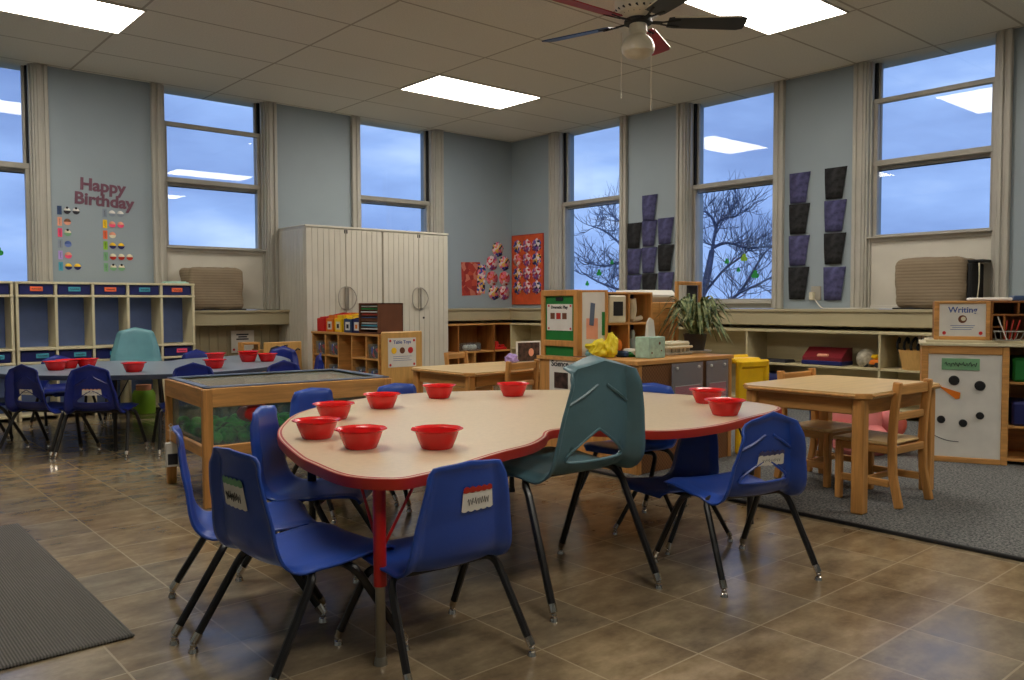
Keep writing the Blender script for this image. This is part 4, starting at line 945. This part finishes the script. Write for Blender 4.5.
# things on the worktop
def blob(name, loc, r, m, seed, sq=(1, 1, 1), amp=.3):
    random.seed(seed); bm = bmesh.new(); bmesh.ops.create_icosphere(bm, subdivisions=4, radius=1)
    for v in bm.verts:
        n = noise.noise(v.co*1.6+Vector((seed, 0, 0)))+.6*noise.noise(v.co*3.6+Vector((0, seed, 0))); v.co = v.co*(1+amp*n); v.co = Vector((v.co.x*r*sq[0], v.co.y*r*sq[1], max(-.9, v.co.z)*r*sq[2]))
    zm = min(v.co.z for v in bm.verts)
    for v in bm.verts: v.co.z -= zm
    o = obj(name, bm, m, ang=60); o.location = loc; return o
o = blob('yellow_bag', (3.345, 3.135, H+.002), .058, 'yellowbag', 3, (1.35, .8, .85), .45); tag(o, 'crumpled bright yellow bag on the science cabinet below the white notice board', 'bag')
o = blob('yellow_bag', (3.40, 3.09, H+.002), .045, 'yellowbag', 8, (.8, .8, 1.5), .45); tag(o, 'upright yellow pouch rising at the right of the crumpled yellow bag', 'bag')
o = blob('teal_ball', (3.30, 3.16, H+.002), .022, 'teal2', 4, (1, 1, 1), .1); tag(o, 'small teal ball at the left of the yellow bag on the science cabinet', 'ball')
T = thing('folded_tray_liner', 'green and white packet lying before the hutch on the science cabinet', 'packet', (3.55, 3.07, H+.001)); b = B(); b.box(-.07, -.05, 0, .10, .05, .03, .012); obj('packet', b, 'green', T); b = B(); b.box(-.05, -.052, .005, .01, .03, .045, .01); obj('sheet', b, 'white', T); b = B(); b.box(-.10, -.04, 0, -.06, .04, .035, .01); obj('blue_end', b, 'fanblue', T)
T = thing('tissue_box', 'mint green tissue box with a tissue popping up, on the front of the science cabinet', 'tissue box', (3.54, 2.93, H+.001)); b = B(); b.box(-.068, -.05, 0, .068, .05, .115, .003); obj('carton', b, 'mint', T); b = B(); b.prism([(-.03, 0), (.03, 0), (.022, .09), (-.005, .105), (-.025, .08)], -.012, .012, lambda x, y, z: (x, z*(1-y*5), y+.114)); obj('tissue', b, 'white', T); b = B(); b.ball((.02, -.0505, .08), .008, 8); b.ball((.035, -.0505, .04), .005, 8); b.ball((-.045, -.0505, .03), .006, 8); [setattr(v.co, 'y', -.0505+(v.co.y+.0505)*.08) for v in b.bm.verts]; obj('flower_print', b, 'brown', T)
T = thing('egg_carton', 'grey egg carton on the science cabinet, between tissue box and plant', 'egg carton', (3.86, 3.02, H+.001)); T.scale = (1.1, 1.1, 1.25); b = B(); b.box(-.095, -.05, 0, .095, .05, .012, .003)
for i in range(6):
    for j in (-1, 1): b.lathe([(.010, 0), (.016, .03)], (-.08+i*.032, j*.026, .001), 8)
obj('tray', b, 'carton', T); b = B()
b.box(-.098, -.053, .03, .098, .053, .042, .004); b.box(-.085, -.045, .04, .085, .045, .062, .012); obj('lid', b, 'banana', T)
# spider plant
T = thing('spider_plant', 'striped spider plant with arching leaves on the right end of the science cabinet', 'plant', (4.13, 3.05+.02, H+.001))
b = B(); b.lathe([(.05, 0), (.055, .005), (.07, .10), (.074, .105), (.066, .105), (.05, .09)], (0, 0, .008), 20); obj('pot', b, 'terracotta', T); b = B(); b.lathe([(.09, 0), (.1, .012), (.095, .014), (.08, .006)], (0, 0, 0), 24); obj('saucer', b, 'offwhite', T)
random.seed(5); b = B()
for k in range(85):
    a = random.uniform(0, 2*PI); L = random.uniform(.17, .33); up = random.uniform(.08, .25); dr = random.uniform(-.05, .14); w0 = random.uniform(.006, .0115)
    c0 = Vector((.02*math.cos(a), .02*math.sin(a), .10)); d = Vector((math.cos(a), math.sin(a), 0)); sd = Vector((-d.y, d.x, 0)); R_ = []
    for i in range(9):
        u = i/8; p = c0+d*(L*.72*u**.8)+Vector((0, 0, up*math.sin(min(1, u*1.25)*PI*.62)*1.15-(up*.5+dr)*max(0, u-.35)**1.3*1.6)); w = w0*math.sin(PI*(.12+.86*u))**.6
        if p.z < .01: p.z = .012
        R_.append((b.bm.verts.new(p-sd*w+Vector((0, 0, w*.5))), b.bm.verts.new(p), b.bm.verts.new(p+sd*w+Vector((0, 0, w*.5)))))
    for A, C in zip(R_, R_[1:]):
        b.bm.faces.new((A[0], A[1], C[1], C[0])); b.bm.faces.new((A[1], A[2], C[2], C[1]))
obj('foliage', b, 'leaf', T)
T = thing('wooden_easel_frame', 'thin wooden frame holding a dark sheet, standing behind the plant', 'frame', (4.30, 3.24, 0))
b = B(); b.box(-.13, 0, 0, -.108, .02, 1.035, .003); b.box(.108, 0, 0, .13, .02, 1.035, .003); b.box(-.108, 0, 1.012, .108, .02, 1.035, .003); b.box(-.108, 0, .60, .108, .02, .62, .003); obj('frame', b, 'woodz', T); b = B(); b.box(-.02, .006, .80, .09, .010, 1.01, 0); obj('sheet', b, 'blackpaper', T)
# yellow plastic step
T = thing('yellow_play_stool', 'yellow plastic stool standing on end beside the woven cabinet back', 'stool', (4.30, 2.86, .012), math.radians(-12))
def yst(b, x0, y0, w, h, d):
    b.box(x0, y0, 0, x0+.04, y0+d, h, .01); b.box(x0+w-.04, y0, 0, x0+w, y0+d, h, .01); b.box(x0, y0, h-.05, x0+w, y0+d, h+.0, .012)
b = B(); yst(b, -.12, -.10, .26, .55, .03); b.box(-.085, -.085, .18, .105, -.075, .51, .002); obj('near_side', b, 'yellow', T); b = B(); yst(b, -.13, .02, .22, .575, .03); b.box(-.12, -.07, .53, .10, .02, .56, .01); obj('far_side', b, 'yellow', T)
# framed photo, purple tissue on far table
T = thing('framed_photo', 'white-edged photograph of a dark-haired person leaning on the far wooden table', 'photo', (4.01, 4.44, .472), math.radians(-4)); b = B(); b.box(-.11, 0, 0, .11, .012, .155, .002); obj('mount', b, 'white', T); b = B(); b.box(-.098, -.002, .012, .098, 0, .145, 0); obj('print', b, 'photo', T); b = B(); b.ball((.02, -.002, .075), .024, 12, 1.2); [setattr(v.co, 'y', -.0025+(v.co.y+.002)*.03) for v in b.bm.verts]; obj('face_print', b, 'peach', T)
o = blob('purple_cloth', (3.87, 4.47, .472), .045, 'lilac', 6, (1.2, .8, .8), .4); tag(o, 'small heap of purple cloth beside the framed photograph', 'cloth')
# ------------------------------------------------------------------ snowman board unit
ang = math.atan2(-.9128, .4084)
T = thing('whiteboard_unit', 'wood-framed whiteboard cabinet end decorated as a snowman face', 'cabinet', (4.777, 2.004, .012), ang)
Wd, H2 = .425, .645
b = B(); b.box(0, 0, 0, .034, .03, H2, .004); b.box(Wd-.034, 0, 0, Wd, .03, H2, .004); b.box(.034, 0, 0, Wd-.034, .03, .03, .003); b.box(.034, 0, H2-.045, Wd-.034, .03, H2, .003); obj('frame', b, 'wood', T)
obj('whiteboard', B().box(.03, .008, .025, Wd-.03, .02, H2-.04, 0), 'white', T)
b = B(); b.box(-.01, -.01, H2, Wd+.30, .40, H2+.018, .003); obj('worktop', b, 'cream', T); b = B(); b.box(.02, .015, H2+.018, Wd+.25, .38, H2+.033, .003); obj('upper_board', b, 'cream', T)
b = B(); b.box(0, .03, 0, .014, .36, H2, .002); b.box(Wd-.014+.0, .03, 0, Wd, .36, H2, .002); b.box(.014, .345, 0, Wd+.28, .36, H2, .0); b.box(Wd+.266, 0.03, 0, Wd+.28, .345, H2, .002); [b.box(Wd, .035, z, Wd+.266, .345, z+.014, .002) for z in (.02, .2, .44)]; obj('side_shelves', b, 'wood', T)
b = B(); b.box(.10, .004, .513, .285, .0075, .577, 0); q = obj('title_card', b, 'sage', T, label='green card with black writing'); b = B(); b.tube([(.115+k*.006, .003, .545+.012*math.sin(k*2.2)+.004*math.sin(k)) for k in range(27)], .0022, 4); obj('handwriting', b, 'ink', q)
for x, z, r in ((.162, .455, .027), (.288, .43, .027), (.035, .30, .019), (.102, .235, .021), (.21, .22, .021), (.291, .265, .020)):
    b = B(); b.lathe([(r, 0), (r, .006), (r*.8, .011), (.001, .012)], (0, 0, 0), 20); b.xf(Matrix.Translation((x, .008, z)) @ Matrix.Rotation(PI/2, 4, 'X')); obj('black_button', b, 'dark', T)
b = B(); b.prism([(.079, .425), (.195, .388), (.19, .355), (.172, .352)], .002, .0075, lambda x, y, z: (x, z, y)); obj('carrot_nose', b, 'pumpkin', T, label='orange carrot nose')
b = B(); b.tube([(.02, .0075, .20), (.06, .0075, .15), (.13, .0075, .12), (.19, .0075, .115)], .0018, 5, smooth=4); obj('marker_line', b, 'ink', T)
T2 = thing('writing_hutch', 'wooden desk organizer with the Writing sign on top of the snowman cabinet', 'organizer', T.location+Vector((0, 0, 0)), ang); T2.location.z = .012+H2+.0335
hh = .215
b = B(); b.box(.06, .03, 0, .085, .05, hh, .003); b.box(.312, .03, 0, .333, .05, hh, .003); b.box(.085, .03, 0, .312, .05, .02, .002); b.box(.085, .03, hh-.015, .312, .05, hh, .002); obj('sign_frame', b, 'wood', T2)
b = B(); b.box(.084, .036, .018, .313, .046, hh-.013, 0); q = obj('sign', b, 'white', T2, label='white sign reading Writing'); obj('lettering', text_up('Writing', .045, .199, .0355, .165, bold=.0008), 'blueink', q)
b = B(); b.ball((.199, .0355, .115), .022, 14); [setattr(v.co, 'y', .0352+(v.co.y-.0355)*.04) for v in b.bm.verts]; obj('picture', b, 'brown', q); b = B(); b.ball((.203, .0345, .117), .012, 12); [setattr(v.co, 'y', .0342+(v.co.y-.0345)*.04) for v in b.bm.verts]; obj('picture', b, 'banana', q)
for x in (.11, .288): b = B(); b.ball((x, .0355, .038), .010, 10); [setattr(v.co, 'y', .0352+(v.co.y-.0355)*.05) for v in b.bm.verts]; obj('apple_mark', b, 'redplastic', q)
b = B(); [b.box(.14+.01*(i % 2), .0345, .078-i*.011, .26-.008*i, .0358, .0805-i*.011, 0) for i in range(3)]; obj('small_print', b, 'blueink', q)
b = B(); b.box(.333, .03, 0, .345, .30, hh, .002); b.box(.60, .03, 0, .612, .30, hh, .002); b.box(.333, .03, hh-.01, .612, .30, hh, .002); [b.box(.345, .03, z, .60 if z > .12 else .40, .30, z+.008, .001) for z in (.07, .135)]; b.box(.395, .03, 0, .403, .30, .135, .001); b.box(.46, .03, .143, .468, .30, hh, .001); b.box(.53, .03, .143, .538, .30, hh, .001); b.box(.333, .29, 0, .612, .30, hh, 0); b.box(.06, .05, 0, .074, .30, hh, .002); b.box(.06, .05, hh-.01, .333, .30, hh, .002); obj('compartments', b, 'oak', T2)
T3 = thing('pencil_basket', 'wire basket of papers and pens at the right edge, before the desk organizer', 'basket', T.location, ang); T3.location.z = .012+H2+.0335
b = B(); b.tube([(.36, -.0, .0+.003), (.47, -.0, .003), (.47, .02, .003), (.36, .02, .003)], .003, 5, closed=True); b.tube([(.35, -.01, .05), (.49, -.01, .05), (.49, .026, .05), (.35, .026, .05)], .003, 5, closed=True); [b.tube([(.36+k*.022, 0, .003), (.35+k*.028, -.01, .05)], .0018, 4) for k in range(6)]; obj('wire_frame', b, 'sash', T3)
b = B(); b.bar((.41, .01, .004), (.365, .012, .13), .05, .004, .001, .0); obj('paper', b, 'white', T3); b = B(); [b.tube([(.40+.02*k, .01, .006), (.41+.03*k, .012, .11)], .004, 6) for k in range(3)]; obj('pens', b, 'rededge', T3)
for i, (m, x0, x1, z, l) in enumerate((('white', .23, .44, 0, 'white flat binder lying on top of the desk organizer'), ('fanblue', .445, .60, 0, 'blue box on top of the desk organizer at the right edge of the photo'))):
    b = B(); b.box(x0, .08, z, x1, .27, z+(.018 if i == 0 else .028), .005); o = obj('binder' if i == 0 else 'blue_box', b, m); o.location = (T.location.x, T.location.y, .012+H2+.0335+hh+.0005); o.rotation_euler = (0, 0, ang); tag(o, l, 'binder' if i == 0 else 'box')
for i, (z, m, l) in enumerate(((.458, 'green', 'dark green basket on the top side shelf right of the snowman board'), (.218, 'navy', 'dark blue basket on the middle side shelf right of the snowman board'))):
    b = B(); b.box(Wd+.02, .04, 0, Wd+.25, .3, .13, .012); o = obj('storage_basket', b, m); o.location = (T.location.x, T.location.y, z+.009); o.rotation_euler = (0, 0, ang); tag(o, l, 'basket')
# ------------------------------------------------------------------ air conditioners under covers
def acunit(lab, loc, rz, dark):
    t = thing('covered_air_conditioner', lab, 'air conditioner', loc, rz, 'covered air conditioners'); bm = bmesh.new(); bmesh.ops.create_cube(bm, size=2); bmesh.ops.subdivide_edges(bm, edges=bm.edges, cuts=12, use_grid_fill=True)
    for v in bm.verts:
        c = v.co; k = 9; r = (abs(c.x)**k+abs(c.y)**k+abs(c.z)**k)**(1/k); c = c/r
        n = noise.noise(c*1.9+Vector(loc)); c = c*(1+.08*n+.03*noise.noise(c*5)); v.co = Vector((c.x*.25, c.y*.15, c.z*.192+.197))
    obj('quilted_cover', bm, 'quilt', t, ang=60)
    b = B(); b.box(-.27, -.13, 0, .27, .16, .012, .004); obj('base_tray', b, 'dark', t)
    if dark:
        b = B(); b.box(.255, -.10, .03, .285, .15, .34, .01); b.box(-.27, -.02, .345, .34, .15, .365, .006); obj('side_gap', b, 'dark', t); b = B(); b.tube([(.31, -.02, .34), (.315, -.03, .2), (.30, -.03, .03)], .005, 6, smooth=4); obj('cover_strap', b, 'banana', t)
    return t
acunit('quilted beige air conditioner cover on the ledge above the cubbies, below the left window', (2.935, 7.60, .846), 0, False)
acunit('quilted beige air conditioner cover with a black side gap, on the right-hand ledge', (6.56, 2.66, .846), -PI/2, True)
# cable on right ledge and socket
b = B(); b.tube([(6.655, 3.70, .93), (6.62, 3.62, .86), (6.52, 3.5, .851), (6.50, 3.35, .851), (6.55, 3.2, .852), (6.60, 3.0, .852)], .005, 6, smooth=5); o = obj('power_cord', b, 'offwhite'); tag(o, 'pale power cord running along the right ledge from the wall socket', 'cord')
T = thing('wall_socket', 'cream wall socket with plugged adapter between the two purple and black paper columns', 'socket', (6.68, 3.70, .92)); b = B(); b.box(-.012, -.05, 0, 0, .04, .12, .003); obj('plate', b, 'sash', T); b = B(); b.box(-.05, .0, .0, -.012, .04, .07, .006); obj('adapter', b, 'banana', T)
# ------------------------------------------------------------------ wall papers
def paper(y, zt, h, w, m, lab, grp, sk=0):
    b = B(); n = 6
    for i in range(n+1):
        u = i/n; ww = w*(1-.16*u); z = -h*u; o_ = .004+.012*math.sin(u*PI)*.6+.010*u*u
        a = b.bm.verts.new((-o_-.002, ww/2+sk*u, z)); c = b.bm.verts.new((-o_, -ww/2+.02*u*w/.2, z))
        if i: b.bm.faces.new((pa, pc, c, a))
        pa, pc = a, c
    o = obj('coloured_paper', b, m, solid=.001); o.location = (XW-.003, y, zt); tag(o, lab, 'paper', grp)
g1 = 'paper stack between the two tree windows'
for y, z, m, l in ((5.535, 2.005, 'purple', 'purple paper alone at the top of the pyramid of papers'), (5.735, 1.735, 'blackpaper', 'black paper, left in the three-paper row second from the top of the pyramid'), (5.535, 1.745, 'purple', 'purple paper, middle of the second row of the pyramid'), (5.325, 1.755, 'purple', 'purple paper, right end of the second row of the pyramid'),
                   (5.735, 1.465, 'purple', 'purple paper, left in the third row of the pyramid'), (5.535, 1.47, 'purple', 'purple paper, middle of the third row of the pyramid'), (5.325, 1.485, 'blackpaper', 'black paper, right end of the third row of the pyramid'),
                   (5.735, 1.195, 'purple', 'purple paper, left in the bottom row of the pyramid'), (5.53, 1.20, 'blackpaper', 'black paper, middle of the bottom row of the pyramid'), (5.32, 1.21, 'purple', 'purple paper, right end of the bottom row of the pyramid')):
    paper(y, z, .262, .20, m, l, g1)
g2 = 'paper columns beside the right-hand window'
for j, (y, zs, ms, nm) in enumerate(((3.86, (2.03, 1.76, 1.485, 1.21), 'pbpb', 'left'), (3.53, (2.035, 1.76, 1.485, 1.20), 'bpbp', 'right'))):
    for k, (z, c) in enumerate(zip(zs, ms)):
        paper(y, z, .262+.02*(k == 3), .20, 'purple' if c == 'p' else 'blackpaper', ('purple' if c == 'p' else 'black')+' paper, '+('topmost', 'second from the top', 'third from the top', 'lowest')[k]+' in the '+nm+' column beside the right-hand window', g2)
# orange collage board and plates
T = thing('collage_board', 'orange board of round pink and dark collages on the right wall by the corner', 'board', (XW-.001, 7.405, .885))
b = B(); b.box(-.014, -.275, 0, 0, .275, .835, .003); obj('board', b, 'orangeboard', T)
b = B(); b.box(-.018, -.279, 0, .0, -.272, .835, .001); b.box(-.018, .272, 0, 0, .279, .835, .001); b.box(-.018, -.279, .828, 0, .279, .838, .001); obj('border', b, 'rededge', T)
def disc(r, m, par, loc, axis, name='collage', wob=.12):
    b = B(); n = 22; c = b.bm.verts.new((0, 0, 0)); ring = [b.bm.verts.new((math.cos(2*PI*i/n)*r*(1+wob*math.sin(i*1.7+loc[1]*9)), 0, math.sin(2*PI*i/n)*r*(1+wob*math.cos(i*2.3)))) for i in range(n)]
    for i in range(n): b.bm.faces.new((c, ring[i], ring[(i+1) % n]))
    if axis == 'x': b.xf(Matrix.Rotation(-PI/2, 4, 'Z'))
    o = obj(name, b, m, par, solid=.0015); o.location = loc; return o
k = 0
for j in range(4):
    for i in range(3):
        disc(.078, ['art2', 'art1', 'art4', 'art3', 'art1', 'art2', 'art2', 'art1', 'art1', 'art2', 'art1', 'art4'][k], T, (-.018, .17-i*.17, .70-j*.165), 'x', 'collage', .14); k += 1
for i, (x, z, m, l) in enumerate(((6.45, 1.55, 'art2', 'round collage plate alone at the top of the cluster beside the corner'), (6.36, 1.385, 'art1', 'round pink plate, left of the upper pair near the corner'), (6.55, 1.385, 'art2', 'dark round plate, right of the upper pair near the corner'), (6.36, 1.20, 'art3', 'round plate, left of the middle pair near the corner'),
                                  (6.555, 1.20, 'art3', 'reddish round plate, right of the middle pair near the corner'), (6.39, 1.03, 'art2', 'round plate, left of the lowest pair near the corner'), (6.545, 1.03, 'art1', 'round plate, right of the lowest pair near the corner'))):
    o = disc(.088, m, None, (x, YW-.006, z), 'y', 'collage_plate', .04); tag(o, l, 'artwork', 'round collage plates near the corner')
b = B(); b.box(5.90, YW-.006, .995, 6.18, YW-.003, 1.385, 0, Matrix.Rotation(-.03, 3, 'Y')); o = obj('painted_sheet', b, 'redpaint'); tag(o, 'sheet painted solid red, left of the round plates', 'artwork')
b = B(); b.box(6.13, YW-.010, 1.02, 6.25, YW-.007, 1.36, 0, Matrix.Rotation(.05, 3, 'Y')); o = obj('painted_sheet', b, 'art2'); tag(o, 'narrow sheet of dark and pale dabs overlapping the red painted sheet', 'artwork')
# birthday display
tl = math.radians(-2.5)
o = obj('wall_lettering', text_up('Happy', .140, 2.045, YW-.003, 1.908, 0, .003, .0045, tl), 'mauve'); tag(o, 'mauve cut-out letters reading Happy on the wall above the cubbies', 'lettering', 'birthday wall display')
o = obj('wall_lettering', text_up('Birthday', .140, 2.055, YW-.003, 1.785, 0, .003, .0045, tl), 'mauve'); tag(o, 'mauve cut-out letters reading Birthday on the wall above the cubbies', 'lettering', 'birthday wall display')
rows = [1.685, 1.592, 1.500, 1.408, 1.314, 1.22]
R6 = ['topmost', 'second from the top', 'third from the top', 'fourth from the top', 'fifth from the top', 'lowest']
ct = {'fanblue': 'blue', 'peach': 'peach', 'pink': 'pink', 'greylam': 'grey', 'lilac': 'lilac', 'tealtag': 'teal', 'sage': 'green', 'yellow': 'yellow', 'orange': 'orange', 'lime': 'lime'}
for side, x0, tags, cuts, nm in ((0, 1.705, ['fanblue', 'peach', 'pink', 'greylam', 'lilac', 'tealtag'], ['ww', 'b', 'k', 'u', 'p', 'yy'], 'left'), (1, 2.055, ['greylam', 'yellow', 'orange', 'lime', 'sage', 'sage'], ['gg', 'pp', 'o', 'yy', 'rrr', 'kk'], 'right')):
    for r in range(6):
        b = B(); b.box(-.017, 0, -.036, .017, .002, .036, 0); o = obj('month_tag', b, tags[r]); o.location = (x0, YW-.004, rows[r]); tag(o, '%s month tag, %s in the %s column of the birthday display' % (ct[tags[r]], R6[r], nm), 'tag', 'month tags of the birthday display')
        b = B(); b.tube([(.004*math.sin(k*2), -.001, -.026+k*.0045) for k in range(12)], .0012, 4); obj('writing', b, 'ink', o)
        for q, c in enumerate(cuts[r]):
            mm = {'w': ('white', 'ink'), 'b': ('brown', 'peach'), 'k': ('banana', 'sage'), 'u': ('blueink', 'cubbyback'), 'p': ('peach', 'pink'), 'y': ('yellow', 'navy'), 'g': ('white', 'greylam'), 'o': ('peach', 'banana'), 'r': ('banana', 'rededge')}[c]
            t = thing('birthday_cutout', '%s round paper figure, %s row, %s column of the birthday wall' % (('first', 'second', 'third')[q], R6[r], nm), 'cutout', (x0+.058+q*.068, YW-.004, rows[r]), 0, 'round figures of the birthday display')
            disc(.026, mm[0], t, (0, 0, 0), 'y', 'face', .03)
            b = B(); b.prism([(math.cos(a)*.0275, math.sin(a)*.0275) for a in [PI+PI*i/10 for i in range(11)]], .0, .002, lambda x, y, z: (x, -z-.001, y)); obj('cup', b, mm[1], t)
            if c in 'wk': b = B(); b.ball((0, -.002, .024), .010, 8); [setattr(v.co, 'y', -.002+(v.co.y+.002)*.1) for v in b.bm.verts]; obj('hair', b, 'dark', t)
# ------------------------------------------------------------------ ceiling fan
T = thing('ceiling_fan', 'cream ceiling fan with red, blue and dark blades and a frosted globe', 'ceiling fan', (3.70, 3.16, 0))
b = B(); b.lathe([(.075, 2.855), (.075, 2.835), (.045, 2.80), (.018, 2.79), (.014, 2.70), (.04, 2.69), (.12, 2.67), (.135, 2.64), (.135, 2.58), (.12, 2.545), (.07, 2.52), (.06, 2.51)], (0, 0, 0), 32); obj('motor_housing', b, 'fanwhite', T)
b = B(); 
for k in range(20): a = 2*PI*k/20; b.bar((.132*math.cos(a), .132*math.sin(a), 2.565), (.098*math.cos(a+.15), .098*math.sin(a+.15), 2.537), .012, .006, .001)
obj('vent_slots', b, 'dark', T); b = B(); b.lathe([(.075, 2.515), (.08, 2.505), (.08, 2.492), (.03, 2.485)], (0, 0, 0), 24); obj('blade_hub', b, 'dark', T)
for a, m, l in ((105, 'fanblue', 'blue blade'), (27, 'fanred', 'red blade'), (-39, 'fannavy', 'dark blade'), (-111, 'fannavy', 'dark blade'), (177, 'fanred', 'red blade')):
    Rm = Matrix.Rotation(math.radians(a), 4, 'Z') @ Matrix.Translation((0, 0, 2.50)) @ Matrix.Rotation(math.radians(-13), 4, 'X')
    b = B(); P = [(.17, -.045), (.21, -.055), (.58, -.068), (.615, -.055), (.62, 0), (.615, .055), (.58, .068), (.21, .055), (.17, .045)]; b.prism(P, -.003, .003); b.xf(Rm); bl = obj('blade', b, m, T, label=l)
    b = B(); b.prism([(.58, -.0695), (.2, -.0565), (.2, -.0535), (.58, -.0665)], -.0045, .0045); b.xf(Rm); obj('blade_edge', b, 'fanwhite', bl)
    b = B(); b.bar((.06, 0, .0), (.14, 0, -.004), .03, .008); b.bar((.13, -.01, -.006), (.24, -.035, -.006), .014, .005); b.bar((.13, .01, -.006), (.24, .035, -.006), .014, .005); b.xf(Rm); obj('blade_bracket', b, 'dark', bl)
b = B(); b.lathe([(.045, 2.49), (.05, 2.485), (.052, 2.445), (.04, 2.43), (.05, 2.42)], (0, 0, 0), 24); obj('light_fitter', b, 'fanwhite', T)
b = B(); b.lathe([(.045, 2.425), (.058, 2.42), (.082, 2.395), (.095, 2.36), (.09, 2.33), (.065, 2.305), (.03, 2.293), (.004, 2.291)], (0, 0, 0), 32); obj('globe', b, 'globe', T, label='frosted glass globe')
for x, y, z0, z1 in ((.055, -.05, 2.44, 2.03), (-.075, .06, 2.44, 2.10)):
    b = B(); b.tube([(x, y, z0), (x, y, z1)], .0016, 5); b.tube([(x, y, z1), (x, y, z1-.03)], .004, 8); obj('pull_chain', b, 'fanwhite', T)
# ------------------------------------------------------------------ sky, camera, colour
w = bpy.data.worlds.new('dusk_sky'); S.world = w; w.use_nodes = True; nt = w.node_tree; nt.nodes.clear()
o = nt.nodes.new('ShaderNodeOutputWorld'); bg = nt.nodes.new('ShaderNodeBackground'); tc = nt.nodes.new('ShaderNodeTexCoord'); mp = nt.nodes.new('ShaderNodeMapping'); mp.inputs['Scale'].default_value = (1, 1, 3.2)
n1 = nt.nodes.new('ShaderNodeTexNoise'); n1.inputs['Scale'].default_value = 3.0; n1.inputs['Detail'].default_value = 5; n1.inputs['Roughness'].default_value = .5
rp = nt.nodes.new('ShaderNodeValToRGB'); e = rp.color_ramp.elements
e[0].position = .32; e[0].color = srgb(98, 124, 176); e[1].position = .52; e[1].color = srgb(128, 158, 210); e2 = e.new(.70); e2.color = srgb(176, 200, 230)
nt.links.new(tc.outputs['Generated'], mp.inputs[0]); nt.links.new(mp.outputs[0], n1.inputs['Vector']); nt.links.new(n1.outputs[0], rp.inputs[0]); nt.links.new(rp.outputs[0], bg.inputs[0]); nt.links.new(bg.outputs[0], o.inputs[0]); bg.inputs[1].default_value = 1.05
cam = bpy.data.cameras.new('camera'); cam.sensor_width = 36; cam.lens = 830.19/1024*36; cam.clip_start = .05; cam.clip_end = 300
co = bpy.data.objects.new('camera', cam); COL.objects.link(co)
r, u, f = Vector((.75545567, -.65519278, -.00302493)), Vector((.03114794, .03130209, .99902452)), Vector((.65445897, .75481295, -.04405525))
m = Matrix((r, u, -f)).transposed().to_4x4(); m.translation = Vector((0, 0, .9)); co.matrix_world = m
S.camera = co
vs = S.view_settings; vs.view_transform = 'Standard'; vs.look = 'None'; vs.gamma = 1; vs.use_curve_mapping = False; vs.exposure = 0.6
